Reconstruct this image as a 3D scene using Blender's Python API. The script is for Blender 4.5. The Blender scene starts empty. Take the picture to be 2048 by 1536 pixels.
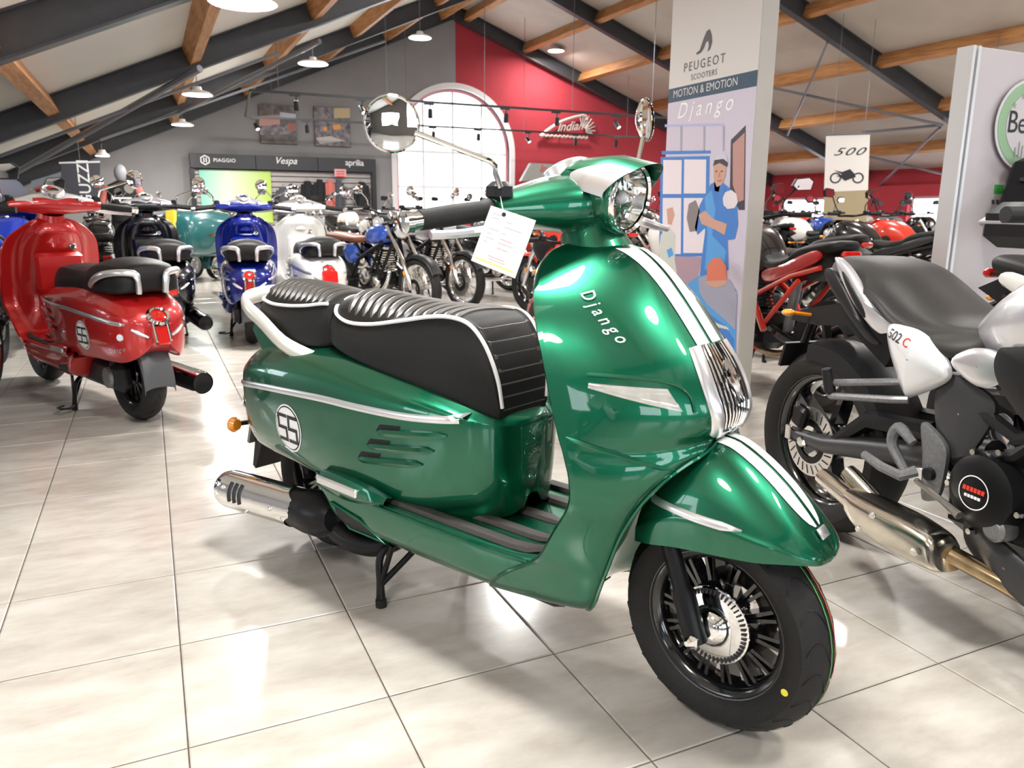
import bpy, math, random
import numpy as np
from mathutils import Vector, Matrix
from mathutils.bvhtree import BVHTree

random.seed(7)
PI = math.pi
SC = bpy.context.scene
COL = SC.collection

# ------------------------------------------------------------------ camera
cam_d = bpy.data.cameras.new('camera')
cam = bpy.data.objects.new('camera', cam_d)
COL.objects.link(cam)
SC.camera = cam
cam_d.sensor_fit = 'HORIZONTAL'
cam_d.sensor_width = 36.0
cam_d.lens = 36.0 * 1552.5 / 2048.0
cam_d.clip_start = 0.02
cam_d.clip_end = 200
CAM_H = 1.0747
yaw, pit, rol = math.radians(24.814), math.radians(12.728), math.radians(0.428)
fw = Vector((math.sin(yaw) * math.cos(pit), math.cos(yaw) * math.cos(pit), -math.sin(pit)))
r0 = Vector((math.cos(yaw), -math.sin(yaw), 0))
u0 = r0.cross(fw)
r1 = r0 * math.cos(rol) + u0 * math.sin(rol)
u1 = -r0 * math.sin(rol) + u0 * math.cos(rol)
cam.matrix_world = Matrix(((r1.x, u1.x, -fw.x, 0), (r1.y, u1.y, -fw.y, 0), (r1.z, u1.z, -fw.z, CAM_H), (0, 0, 0, 1)))
cam_d.dof.use_dof = True
cam_d.dof.focus_distance = 2.1
cam_d.dof.aperture_fstop = 6.3

# ------------------------------------------------------------------ world, exposure
W = bpy.data.worlds.new('daylight')
SC.world = W
W.use_nodes = True
_bg = W.node_tree.nodes['Background']
_bg.inputs[0].default_value = (0.86, 0.93, 1.0, 1)
_bg.inputs[1].default_value = 6.0
SC.view_settings.view_transform = 'Standard'
SC.view_settings.look = 'None'
SC.view_settings.exposure = 0.3
SC.view_settings.gamma = 1.0
SC.view_settings.use_curve_mapping = False
SC.cycles.use_denoising = True
SC.cycles.max_bounces = 7
SC.cycles.diffuse_bounces = 3
SC.cycles.use_adaptive_sampling = True
SC.cycles.adaptive_threshold = 0.03
SC.cycles.glossy_bounces = 4
SC.cycles.transparent_max_bounces = 6
SC.cycles.sample_clamp_indirect = 6.0
SC.cycles.caustics_reflective = False
SC.cycles.caustics_refractive = False
LAMP_W = 0.8

# ------------------------------------------------------------------ materials
MATS = {}
def mat(name, col, rough=0.5, metal=0.0, coat=0.0, noise=0.0, nscale=40.0, bump=0.0, emis=None, estr=0.0, trans=0.0, alpha=1.0, coatr=0.03, stretch=None, col2=None, spec=0.5):
    if name in MATS:
        return MATS[name]
    m = bpy.data.materials.new(name)
    m.use_nodes = True
    nt = m.node_tree
    b = nt.nodes['Principled BSDF']
    b.inputs['Base Color'].default_value = (*col, 1)
    b.inputs['Roughness'].default_value = rough
    b.inputs['Metallic'].default_value = metal
    b.inputs['Specular IOR Level'].default_value = spec
    b.inputs['Coat Weight'].default_value = coat
    b.inputs['Coat Roughness'].default_value = coatr
    b.inputs['Transmission Weight'].default_value = trans
    b.inputs['Alpha'].default_value = alpha
    if emis:
        b.inputs['Emission Color'].default_value = (*emis, 1)
        b.inputs['Emission Strength'].default_value = estr
    if noise or bump:
        tc = nt.nodes.new('ShaderNodeTexCoord')
        n = nt.nodes.new('ShaderNodeTexNoise')
        n.inputs['Scale'].default_value = nscale
        n.inputs['Detail'].default_value = 4
        if stretch:
            mp = nt.nodes.new('ShaderNodeMapping')
            mp.inputs['Scale'].default_value = stretch
            nt.links.new(tc.outputs['Object'], mp.inputs[0])
            nt.links.new(mp.outputs[0], n.inputs['Vector'])
        else:
            nt.links.new(tc.outputs['Object'], n.inputs['Vector'])
        if noise:
            mx = nt.nodes.new('ShaderNodeMix')
            mx.data_type = 'RGBA'
            c2 = col2 if col2 else tuple(max(0, c * (1 - noise)) for c in col)
            mx.inputs[6].default_value = (*col, 1)
            mx.inputs[7].default_value = (*c2, 1)
            rp = nt.nodes.new('ShaderNodeMapRange')
            rp.inputs[1].default_value = 0.35
            rp.inputs[2].default_value = 0.65
            nt.links.new(n.outputs['Fac'], rp.inputs[0])
            nt.links.new(rp.outputs[0], mx.inputs[0])
            nt.links.new(mx.outputs[2], b.inputs['Base Color'])
        if bump:
            bp = nt.nodes.new('ShaderNodeBump')
            bp.inputs['Strength'].default_value = bump
            bp.inputs['Distance'].default_value = 0.002
            nt.links.new(n.outputs['Fac'], bp.inputs['Height'])
            nt.links.new(bp.outputs[0], b.inputs['Normal'])
    MATS[name] = m
    return m

def paint(name, col, metal=0.0, rough=0.25, coat=1.0):
    return mat(name, col, rough, metal, coat, noise=0.06, nscale=900)

green = paint('metallic_green', (0.0015, 0.128, 0.062), 0.80, 0.35)
chrome = mat('chrome', (0.92, 0.92, 0.92), 0.05, 1.0)
steel = mat('polished_steel', (0.80, 0.78, 0.74), 0.16, 1.0, noise=0.06, nscale=60)
silver = mat('satin_silver', (0.78, 0.78, 0.80), 0.28, 0.85, 0.3)
silver_p = paint('silver_paint', (0.68, 0.68, 0.71), 0.75, 0.30)
grey_cast = mat('cast_grey', (0.24, 0.24, 0.25), 0.45, 0.6, noise=0.2, nscale=120)
rubber = mat('tyre_rubber', (0.016, 0.015, 0.015), 0.62, noise=0.3, nscale=200, bump=0.15, spec=0.3)
black_p = mat('black_plastic', (0.014, 0.014, 0.015), 0.42, noise=0.2, nscale=300, bump=0.05, spec=0.22)
black_g = mat('black_gloss', (0.006, 0.006, 0.007), 0.16, 0.0, 0.8)
black_m = mat('black_metal', (0.012, 0.012, 0.013), 0.35, 0.4, spec=0.3)
leather = mat('black_leather', (0.010, 0.0095, 0.0095), 0.50, noise=0.2, nscale=500, bump=0.25, spec=0.25)
leather_top = mat('black_leather_rib_sheen', (0.05, 0.046, 0.042), 0.36, noise=0.15, nscale=500, bump=0.2)  # black leather rolls; paler grey-brown base paints in the sheen on the seat tops
brown_l = mat('brown_leather', (0.24, 0.07, 0.03), 0.45, noise=0.3, nscale=80)
white = mat('white_plastic', (0.86, 0.86, 0.86), 0.35)
white_p = paint('white_paint', (0.82, 0.80, 0.76))
ink = mat('black_ink', (0.012, 0.012, 0.014), 0.45)
glass_l = bpy.data.materials.new('lamp_glass')
glass_l.use_nodes = True
_g = glass_l.node_tree
_g.nodes.remove(_g.nodes['Principled BSDF'])
_t = _g.nodes.new('ShaderNodeBsdfTransparent'); _s = _g.nodes.new('ShaderNodeBsdfGlossy'); _s.inputs['Roughness'].default_value = 0.03
_m = _g.nodes.new('ShaderNodeMixShader'); _m.inputs[0].default_value = 0.14
_g.links.new(_t.outputs[0], _m.inputs[1]); _g.links.new(_s.outputs[0], _m.inputs[2]); _g.links.new(_m.outputs[0], _g.nodes['Material Output'].inputs[0])
MATS['lamp_glass'] = glass_l
red_l = mat('red_lens', (0.55, 0.01, 0.008), 0.12, 0.0, 1.0)
amber = mat('amber_lens', (0.80, 0.27, 0.01), 0.2, 0.0, 1.0)
mirror_m = mat('mirror_glass', (0.95, 0.95, 0.95), 0.01, 1.0)
red_p = paint('red_paint', (0.50, 0.012, 0.012), 0.25, 0.3)
red_b = paint('bright_red_paint', (0.72, 0.035, 0.015), 0.0, 0.3)
blue_p = paint('dark_blue_paint', (0.004, 0.014, 0.20), 0.2, 0.2)
blue_b = paint('mid_blue_paint', (0.02, 0.08, 0.42), 0.2, 0.25)
blue_s = paint('sport_blue_paint', (0.006, 0.03, 0.36), 0.1, 0.25)
black_pt = paint('black_paint', (0.006, 0.006, 0.008), 0.0, 0.2)
yellow_p = paint('yellow_paint', (0.85, 0.68, 0.06))
teal_p = paint('petrol_green_paint', (0.015, 0.10, 0.105))
grey_pt = paint('grey_paint', (0.20, 0.20, 0.22), 0.3)
beige_p = paint('cream_paint', (0.74, 0.68, 0.56))
orange_p = paint('orange_paint', (0.75, 0.20, 0.02))
gold_m = mat('gold_alloy', (0.60, 0.36, 0.10), 0.25, 1.0)
copper_m = mat('header_steel', (0.46, 0.34, 0.20), 0.25, 1.0, noise=0.3, nscale=30)

# ------------------------------------------------------------------ mesh builder
def cr(p0, p1, p2, p3, t):
    return 0.5 * ((2 * p1) + (-p0 + p2) * t + (2 * p0 - 5 * p1 + 4 * p2 - p3) * t * t + (-p0 + 3 * p1 - 3 * p2 + p3) * t ** 3)

def resample(P, n, closed=False):
    P = np.asarray(P, float)
    m = len(P)
    out = []
    segs = m if closed else m - 1
    for k in range(n):
        s = k * segs / (n if closed else n - 1)
        i = min(int(s), segs - 1)
        t = s - i
        if closed:
            out.append(cr(P[(i - 1) % m], P[i % m], P[(i + 1) % m], P[(i + 2) % m], t))
        else:
            a = P[i - 1] if i > 0 else 2 * P[0] - P[1]
            d = P[i + 2] if i + 2 < m else 2 * P[-1] - P[-2]
            out.append(cr(a, P[i], P[i + 1], d, t))
    return np.array(out)

def surf(ctrl, nu, nv, closev=False):
    C = np.asarray(ctrl, float)
    A = resample(C, nu)
    return np.stack([resample(A[i], nv, closev) for i in range(nu)])

class MB:
    def __init__(s):
        s.v = []
        s.f = []
    def add(s, V, F):
        o = len(s.v)
        s.v += [tuple(map(float, p)) for p in V]
        s.f += [tuple(i + o for i in f) for f in F]
        return s
    def grid(s, G, closev=False, closeu=False, cap=False, flip=False):
        G = np.asarray(G)
        nu, nv = G.shape[:2]
        F = []
        for i in range(nu if closeu else nu - 1):
            for j in range(nv if closev else nv - 1):
                q = (i * nv + j, i * nv + (j + 1) % nv, ((i + 1) % nu) * nv + (j + 1) % nv, ((i + 1) % nu) * nv + j)
                F.append(q[::-1] if flip else q)
        if cap:
            F.append(tuple(range(nv))[::-1] if not flip else tuple(range(nv)))
            F.append(tuple((nu - 1) * nv + j for j in range(nv)) if not flip else tuple((nu - 1) * nv + j for j in range(nv))[::-1])
        return s.add(G.reshape(-1, 3), F)
    def box(s, c, d, rot=None, bev=0.0):
        x, y, z = d[0] / 2, d[1] / 2, d[2] / 2
        b = min(bev, x * .95, y * .95, z * .95)
        if b <= 0:
            V = [Vector((sx * x, sy * y, sz * z)) for sx in (-1, 1) for sy in (-1, 1) for sz in (-1, 1)]
            F = [(0, 1, 3, 2), (4, 6, 7, 5), (0, 4, 5, 1), (2, 3, 7, 6), (0, 2, 6, 4), (1, 5, 7, 3)]
        else:
            ring = [(-x + b, -y), (x - b, -y), (x, -y + b), (x, y - b), (x - b, y), (-x + b, y), (-x, y - b), (-x, -y + b)]
            inn = [(px * (x - b) / x, py * (y - b) / y) for px, py in ring]
            V = [Vector((p[0], p[1], -z)) for p in inn] + [Vector((p[0], p[1], -z + b)) for p in ring] + [Vector((p[0], p[1], z - b)) for p in ring] + [Vector((p[0], p[1], z)) for p in inn]
            F = [tuple(range(7, -1, -1)), tuple(range(24, 32))]
            for k in range(3):
                for j in range(8):
                    F.append((k * 8 + j, k * 8 + (j + 1) % 8, (k + 1) * 8 + (j + 1) % 8, (k + 1) * 8 + j))
        if rot is not None:
            V = [rot @ v for v in V]
        return s.add([(v[0] + c[0], v[1] + c[1], v[2] + c[2]) for v in V], F)
    def tube(s, pts, r, n=8, cap=True, closed=False, smooth=0):
        P = np.asarray(pts, float)
        R = np.full(len(P), r, float) if np.isscalar(r) else np.asarray(r, float)
        if smooth:
            Q = resample(np.c_[P, R], smooth, closed)
            P, R = Q[:, :3], Q[:, 3]
        m = len(P)
        if closed:
            T = np.roll(P, -1, 0) - np.roll(P, 1, 0)
        else:
            T = np.gradient(P, axis=0)
        T /= np.linalg.norm(T, axis=1)[:, None] + 1e-12
        a = np.array([0, 0, 1.]) if abs(T[0][2]) < .9 else np.array([1., 0, 0])
        u = np.cross(T[0], a)
        u /= np.linalg.norm(u)
        G = np.zeros((m, n, 3))
        for i in range(m):
            u = u - T[i] * (u @ T[i])
            u /= np.linalg.norm(u) + 1e-12
            w = np.cross(T[i], u)
            for j in range(n):
                th = 2 * PI * j / n
                G[i, j] = P[i] + R[i] * (u * math.cos(th) + w * math.sin(th))
        return s.grid(G, closev=True, closeu=closed, cap=cap and not closed)
    def lathe(s, prof, c=(0, 0, 0), axis=(0, 1, 0), n=32, up=None, a0=0, a1=2 * PI):
        ax = Vector(axis).normalized()
        u = Vector(up) if up else (Vector((0, 0, 1)) if abs(ax.z) < .9 else Vector((1, 0, 0)))
        u = (u - ax * u.dot(ax)).normalized()
        w = ax.cross(u)
        full = abs(a1 - a0 - 2 * PI) < 1e-6
        G = np.zeros((n if full else n + 1, len(prof), 3))
        for i in range(G.shape[0]):
            th = a0 + (a1 - a0) * i / n
            d = u * math.cos(th) + w * math.sin(th)
            for j, (r, h) in enumerate(prof):
                G[i, j] = Vector(c) + d * r + ax * h
        return s.grid(G, closeu=full)
    def ell(s, c, r, n=14, m=8, rot=None, lo=-1.0, hi=1.0):
        G = np.zeros((n, m + 1, 3))
        for i in range(n):
            for j in range(m + 1):
                t = math.asin(max(-1, min(1, lo))) + (math.asin(max(-1, min(1, hi))) - math.asin(max(-1, min(1, lo)))) * j / m
                v = Vector((r[0] * math.cos(t) * math.cos(2 * PI * i / n), r[1] * math.cos(t) * math.sin(2 * PI * i / n), r[2] * math.sin(t)))
                if rot is not None:
                    v = rot @ v
                G[i, j] = (v.x + c[0], v.y + c[1], v.z + c[2])
        return s.grid(G, closeu=True)
    def prism(s, poly, fn, t0, t1):
        # poly: 2d points, fn(u, v, t) -> 3d
        n = len(poly)
        V = [fn(p[0], p[1], t0) for p in poly] + [fn(p[0], p[1], t1) for p in poly]
        F = [tuple(range(n))[::-1], tuple(range(n, 2 * n))] + [(i, (i + 1) % n, n + (i + 1) % n, n + i) for i in range(n)]
        return s.add(V, F)
    def mirror_y(s):
        o = len(s.v)
        V = [(x, -y, z) for x, y, z in s.v]
        F = [tuple(i for i in f[::-1]) for f in s.f]
        return s.add(V, F)
    def bvh(s):
        return BVHTree.FromPolygons([Vector(p) for p in s.v], s.f)
    def o(s, name, m, parent=None, ang=38, flat=False):
        me = bpy.data.meshes.new(name)
        me.from_pydata(s.v, [], s.f)
        me.validate()
        me.materials.append(m)
        if not flat:
            me.shade_smooth()
            me.set_sharp_from_angle(angle=math.radians(ang))
        ob = bpy.data.objects.new(name, me)
        COL.objects.link(ob)
        if parent:
            ob.parent = parent
        return ob

def tag(o, label=None, cat=None, group=None, kind=None):
    if label: o['label'] = label
    if cat: o['category'] = cat
    if group: o['group'] = group
    if kind: o['kind'] = kind
    return o

def thing(name, label, cat, loc=(0, 0, 0), rz=0.0, group=None):
    o = bpy.data.objects.new(name, None)
    o.empty_display_size = 0.1
    COL.objects.link(o)
    o.location = loc
    o.rotation_euler = (0, 0, rz)
    return tag(o, label, cat, group)

def copy_tree(root, loc, rz, label, group=None, remap=None, lean=0.0):
    def cp(o, parent):
        c = o.copy()
        COL.objects.link(c)
        c.parent = parent
        if remap and o.type == 'MESH' and o.data.materials:
            m = c.material_slots[0].material
            if m and m.name in remap:
                c.material_slots[0].link = 'OBJECT'
                c.material_slots[0].material = remap[m.name]
        for ch in list(o.children):
            cp(ch, c)
        return c
    r = cp(root, None)
    r.location = loc
    r.rotation_euler = (lean, 0, rz)
    r['label'] = label
    if group: r['group'] = group
    return r

_txt = {}
def text_geo(s, size=1.0, shear=0.0, space=1.0, bold=0.0):
    key = (s, shear, space, bold)
    if key not in _txt:
        cu = bpy.data.curves.new('t', 'FONT')
        cu.body = s
        cu.size = 1.0
        cu.shear = shear
        cu.space_character = space
        cu.offset = bold
        cu.align_x = 'CENTER'
        cu.align_y = 'CENTER'
        cu.resolution_u = 3
        ob = bpy.data.objects.new('t', cu)
        COL.objects.link(ob)
        dg = bpy.context.evaluated_depsgraph_get()
        me = bpy.data.meshes.new_from_object(ob.evaluated_get(dg))
        _txt[key] = ([tuple(v.co) for v in me.vertices], [tuple(p.vertices) for p in me.polygons])
        bpy.data.objects.remove(ob)
        bpy.data.meshes.remove(me)
    V, F = _txt[key]
    return [(v[0] * size, v[1] * size) for v in V], F

def text(mb, s, fn, size, shear=0.0, space=1.0, bold=0.0, sx=1.0):
    V, F = text_geo(s, size, shear, space, bold)
    V3 = [fn(u * sx, v) for u, v in V]
    return mb.add(V3, F)

def cast(b, o, d, off=0.0015, dflt=None):
    h = b.ray_cast(Vector(o), Vector(d).normalized(), 10)
    if h[0] is None:
        return dflt
    n = h[1]
    if n.dot(Vector(d)) > 0: n = -n
    return h[0] + n * off

def rz_of(deg): return math.radians(deg)
# ------------------------------------------------------------------ pixel helpers: a pixel of the 2048x1536 frame to a point at a chosen plane
FPX = 1552.5
def ray_px(x, y):
    return fw * FPX + r1 * (x - 1024) + u1 * (768 - y)
def hit(x, y, p0, n):
    d = ray_px(x, y)
    o = Vector((0, 0, CAM_H))
    return o + d * ((Vector(p0) - o).dot(Vector(n)) / d.dot(Vector(n)))
def atY(x, y, Y): return hit(x, y, (0, Y, 0), (0, 1, 0))
def atX(x, y, X): return hit(x, y, (X, 0, 0), (1, 0, 0))
def gnd(x, y, z=0.0): return hit(x, y, (0, 0, z), (0, 0, 1))

# ------------------------------------------------------------------ room materials
grout = mat('dark_grout', (0.10, 0.085, 0.07), 0.8, noise=0.3, nscale=60)
tile_m = bpy.data.materials.new('glossy_floor_tile')
tile_m.use_nodes = True
_nt = tile_m.node_tree
_b = _nt.nodes['Principled BSDF']
_b.inputs['Roughness'].default_value = 0.17
_b.inputs['Specular IOR Level'].default_value = 0.6
_tc = _nt.nodes.new('ShaderNodeNewGeometry')
_n = _nt.nodes.new('ShaderNodeTexNoise'); _n.inputs['Scale'].default_value = 4.2; _n.inputs['Detail'].default_value = 7; _n.inputs['Roughness'].default_value = 0.62
_mp = _nt.nodes.new('ShaderNodeMapping'); _mp.inputs['Scale'].default_value = (1.0, 2.4, 1.0); _mp.inputs['Rotation'].default_value = (0, 0, 0.5)
_nt.links.new(_tc.outputs['Position'], _mp.inputs[0]); _nt.links.new(_mp.outputs[0], _n.inputs['Vector'])
_r = _nt.nodes.new('ShaderNodeValToRGB')
_r.color_ramp.elements[0].position = 0.36; _r.color_ramp.elements[0].color = (0.44, 0.40, 0.35, 1)
_r.color_ramp.elements[1].position = 0.64; _r.color_ramp.elements[1].color = (0.56, 0.53, 0.485, 1)
_nt.links.new(_n.outputs['Fac'], _r.inputs[0]); _nt.links.new(_r.outputs[0], _b.inputs['Base Color'])
_n2 = _nt.nodes.new('ShaderNodeTexNoise'); _n2.inputs['Scale'].default_value = 260; _n2.inputs['Detail'].default_value = 2
_nt.links.new(_tc.outputs['Position'], _n2.inputs['Vector'])
_bp = _nt.nodes.new('ShaderNodeBump'); _bp.inputs['Strength'].default_value = 0.035; _bp.inputs['Distance'].default_value = 0.001
_nt.links.new(_n2.outputs['Fac'], _bp.inputs['Height']); _nt.links.new(_bp.outputs[0], _b.inputs['Normal'])
grey_w = mat('grey_wall_paint', (0.29, 0.285, 0.29), 0.85, noise=0.06, nscale=3, bump=0.05)
red_w = mat('red_wall_paint', (0.42, 0.035, 0.05), 0.8, noise=0.08, nscale=3, bump=0.05)
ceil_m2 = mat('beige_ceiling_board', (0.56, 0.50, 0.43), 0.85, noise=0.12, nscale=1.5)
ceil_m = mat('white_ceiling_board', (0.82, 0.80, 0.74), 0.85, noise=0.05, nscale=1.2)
cream_w = mat('cream_wall_paint', (0.70, 0.66, 0.60), 0.85, noise=0.05, nscale=2)
beam_m = mat('dark_grey_steel', (0.045, 0.046, 0.052), 0.42, 0.0, noise=0.15, nscale=8)
rod_m = mat('grey_brace_steel', (0.17, 0.175, 0.20), 0.4, 0.2, noise=0.1, nscale=30)
wood_m = mat('spruce_timber', (0.56, 0.27, 0.10), 0.6, noise=0.45, nscale=2.2, stretch=(14, 1.2, 14), col2=(0.36, 0.15, 0.05), bump=0.1)
frame_w = mat('white_window_frame', (0.80, 0.78, 0.78), 0.5)
frame_r = mat('pink_window_reveal', (0.72, 0.30, 0.34), 0.6)
pane_m = bpy.data.materials.new('window_pane')
pane_m.use_nodes = True
_pn = pane_m.node_tree
_pn.nodes.remove(_pn.nodes['Principled BSDF'])
_tr = _pn.nodes.new('ShaderNodeBsdfTransparent'); _gl = _pn.nodes.new('ShaderNodeBsdfGlossy'); _gl.inputs['Roughness'].default_value = 0.02
_mx = _pn.nodes.new('ShaderNodeMixShader'); _mx.inputs[0].default_value = 0.06
_pn.links.new(_tr.outputs[0], _mx.inputs[1]); _pn.links.new(_gl.outputs[0], _mx.inputs[2])
_pn.links.new(_mx.outputs[0], _pn.nodes['Material Output'].inputs[0])

# ------------------------------------------------------------------ floor
TS = 0.42
X0, X1, Y0, Y1 = -2.6, 16.0, -4.2, 17.5
fl = MB()
fl.add([(X0, Y0, -0.004), (X1, Y0, -0.004), (X1, Y1, -0.004), (X0, Y1, -0.004)], [(0, 1, 2, 3)])
floor = tag(fl.o('floor', grout, flat=True), kind='structure')
def tile_geo(mb, cx, cy, z=0.0):
    h = TS / 2 - 0.0016
    b = 0.0035
    V = []
    for e, zz in ((h, z - 0.006), (h, z - 0.0018), (h - b, z)):
        V += [(cx - e, cy - e, zz), (cx + e, cy - e, zz), (cx + e, cy + e, zz), (cx - e, cy + e, zz)]
    F = [(8, 9, 10, 11)] + [(k * 4 + i, k * 4 + (i + 1) % 4, k * 4 + 4 + (i + 1) % 4, k * 4 + 4 + i) for k in (0, 1) for i in range(4)]
    mb.add(V, F)
tm = MB(); tile_geo(tm, 0, 0)
tile0 = tm.o('tile', tile_m, floor, ang=20)
tiles = []
gx0, gy0 = -1.036 * TS, 9.630 * TS
for i in range(-60, 60):
    for j in range(-60, 60):
        cx, cy = gx0 + (i + .5) * TS, gy0 + (j + .5) * TS
        if X0 < cx < X1 and Y0 < cy < Y1:
            d = Vector((cx, cy, -CAM_H))
            zz = d.dot(fw)
            vis = False
            if zz > 0.3:
                px_, py_ = 1024 + FPX * d.dot(r1) / zz, 768 - FPX * d.dot(u1) / zz
                vis = -150 < px_ < 2200 and py_ < 1800
            tiles.append((0 if vis else 1, d.length, cx, cy))
tiles.sort()
rest = MB()
for k, (nv, _, cx, cy) in enumerate(tiles):
    if k < 290 and nv == 0:
        t = tile0 if k == 0 else tile0.copy()
        if k: COL.objects.link(t)
        t.parent = floor
        t.location = (cx, cy, 0)
    else:
        tile_geo(rest, cx, cy)
tag(rest.o('far_tiles', tile_m, floor, ang=20), kind='stuff')

# ------------------------------------------------------------------ roof
RX, RZ = 6.537, 5.144
SL, SR = 0.435, 0.36
OFF = 0.30
def zl(x): return 2.07 + SL * (x + 0.53)
def zr(x): return 3.03 - SR * (x - 12.41)
def zroof(x): return zl(x) if x < RX else zr(x)
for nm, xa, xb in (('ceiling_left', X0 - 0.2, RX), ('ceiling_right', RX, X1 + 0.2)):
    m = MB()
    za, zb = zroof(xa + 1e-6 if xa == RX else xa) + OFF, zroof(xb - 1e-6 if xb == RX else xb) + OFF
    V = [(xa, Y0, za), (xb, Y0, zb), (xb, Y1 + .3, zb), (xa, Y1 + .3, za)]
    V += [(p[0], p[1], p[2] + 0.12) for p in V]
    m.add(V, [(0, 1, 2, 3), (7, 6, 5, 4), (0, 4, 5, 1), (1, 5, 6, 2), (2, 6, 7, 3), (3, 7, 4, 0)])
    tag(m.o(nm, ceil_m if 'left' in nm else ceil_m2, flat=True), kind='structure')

# gable wall with arched window opening
AX, AR, ASP, ABOT = 6.595, 1.425, 2.33, 0.75
def arch_top(x): return ASP + math.sqrt(max(0, AR * AR - (x - AX) ** 2))
def gable(nm, xa, xb, m):
    xs = sorted(set([xa, xb] + [x for x in list(np.linspace(AX - AR, AX + AR, 41)) + [RX] if xa < x < xb]))
    g = MB()
    for p, q in zip(xs[:-1], xs[1:]):
        mid = (p + q) / 2
        def zc(x): return zroof(x) + OFF + .05
        inside = AX - AR <= mid <= AX + AR
        cols = [(0, ABOT), None] if inside else [None]
        if inside:
            g.add([(p, Y1, 0), (q, Y1, 0), (q, Y1, ABOT), (p, Y1, ABOT)], [(0, 1, 2, 3)])
            g.add([(p, Y1, arch_top(p)), (q, Y1, arch_top(q)), (q, Y1, zc(q)), (p, Y1, zc(p))], [(0, 1, 2, 3)])
            g.add([(p, Y1, arch_top(p)), (q, Y1, arch_top(q)), (q, Y1 + .3, arch_top(q)), (p, Y1 + .3, arch_top(p))], [(3, 2, 1, 0)])
            g.add([(p, Y1, ABOT), (q, Y1, ABOT), (q, Y1 + .3, ABOT), (p, Y1 + .3, ABOT)], [(0, 1, 2, 3)])
        else:
            g.add([(p, Y1, 0), (q, Y1, 0), (q, Y1, zc(q)), (p, Y1, zc(p))], [(0, 1, 2, 3)])
    for sx in (-1, 1):
        e = AX + sx * AR
        if xa < e < xb:
            g.add([(e, Y1, ABOT), (e, Y1 + .3, ABOT), (e, Y1 + .3, ASP), (e, Y1, ASP)], [(0, 1, 2, 3)])
    return tag(g.o(nm, m, flat=True), kind='structure')
DIV = 6.63
gable('wall_back_left', X0, DIV, grey_w)
gable('wall_back_right', DIV, X1, red_w)
# arched window frame, glazing bars and panes
wf = MB()
pth = [(AX - AR, ABOT)] + [(AX + AR * math.cos(t), ASP + AR * math.sin(t)) for t in np.linspace(PI, 0, 33)] + [(AX + AR, ABOT)]
for w0, w1, yy, mm, nm in ((0.0, 0.10, Y1 - .03, frame_w, None),):
    pass
def arch_ring(mb, ra, rb, ya, yb):
    ring = lambda r, y: [(AX - r, y, ABOT)] + [(AX + r * math.cos(t), y, ASP + r * math.sin(t)) for t in np.linspace(PI, 0, 33)] + [(AX + r, y, ABOT)]
    G = np.array([ring(ra, ya), ring(rb, ya), ring(rb, yb), ring(ra, yb)])
    mb.grid(G, closeu=True, flip=True)
arch_ring(wf, AR - 0.10, AR + 0.02, Y1 + .12, Y1 + .2)
window_1 = tag(wf.o('window_1', frame_w), kind='structure')
tw = MB(); arch_ring(tw, AR - 0.03, AR + 0.09, Y1 - .035, Y1 + .02)
tag(tw.o('trim_1', frame_w), kind='structure')
tw = MB(); arch_ring(tw, AR - 0.10, AR - 0.05, Y1 + .08, Y1 + .12)
tw.o('arch_bead', frame_r, window_1)
for xx in (AX - .72, AX, AX + .72):
    b = MB(); b.box((xx, Y1 + .15, (ABOT + arch_top(xx)) / 2), (.05, .05, arch_top(xx) - ABOT)); b.o('glazing_bar', frame_w, window_1)
for zz in (1.55, ASP):
    b = MB(); b.box((AX, Y1 + .15, zz), (2 * AR, .045, .05)); b.o('glazing_bar', frame_w, window_1)
pxs = [AX - AR, AX - .72, AX, AX + .72, AX + AR]
for a, c in zip(pxs[:-1], pxs[1:]):
    for za, zb in ((ABOT, 1.55), (1.55, ASP), (ASP, None)):
        p = MB()
        n = 8
        xs = [a + (c - a) * k / n for k in range(n + 1)]
        top = [(x, Y1 + .16, (arch_top(x) if zb is None else zb)) for x in xs]
        bot = [(x, Y1 + .16, za) for x in xs]
        p.grid(np.array([bot, top])); p.o('pane', pane_m, window_1, flat=True)

# side walls
def wall_with_windows(nm, X, za_top, wins, m, sgn, zlo, zhi):
    g = MB()
    ys = sorted(set([Y0, Y1] + [v for w in wins for v in w]))
    for p, q in zip(ys[:-1], ys[1:]):
        mid = (p + q) / 2
        if any(w[0] < mid < w[1] for w in wins):
            rows = [(0, zlo), (zhi, za_top)]
            for zz, fl_ in ((zlo, 0), (zhi, 1)):
                g.add([(X, p, zz), (X, q, zz), (X + sgn * .25, q, zz), (X + sgn * .25, p, zz)], [(0, 1, 2, 3)])
            for yy in (p, q):
                g.add([(X, yy, zlo), (X, yy, zhi), (X + sgn * .25, yy, zhi), (X + sgn * .25, yy, zlo)], [(0, 1, 2, 3)])
        else:
            rows = [(0, za_top)]
        for a, b_ in rows:
            g.add([(X, p, a), (X, q, a), (X, q, b_), (X, p, b_)], [(0, 1, 2, 3)])
    return tag(g.o(nm, m, flat=True), kind='structure')
wr = [(-3.0, -1.2), (0.6, 2.4), (4.2, 6.0), (7.6, 9.9), (10.3, 12.9), (14.6, 17.0)]
wall_with_windows('wall_right', X1, zroof(X1) + OFF, wr, red_w, 1, 0.35, 1.42)
wl = [(-3.0, -1.4), (1.0, 2.6), (4.6, 6.2)]
wall_with_windows('wall_left', X0, zroof(X0) + OFF, wl, grey_w, -1, 0.55, 1.25)
nwin = 2
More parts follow.
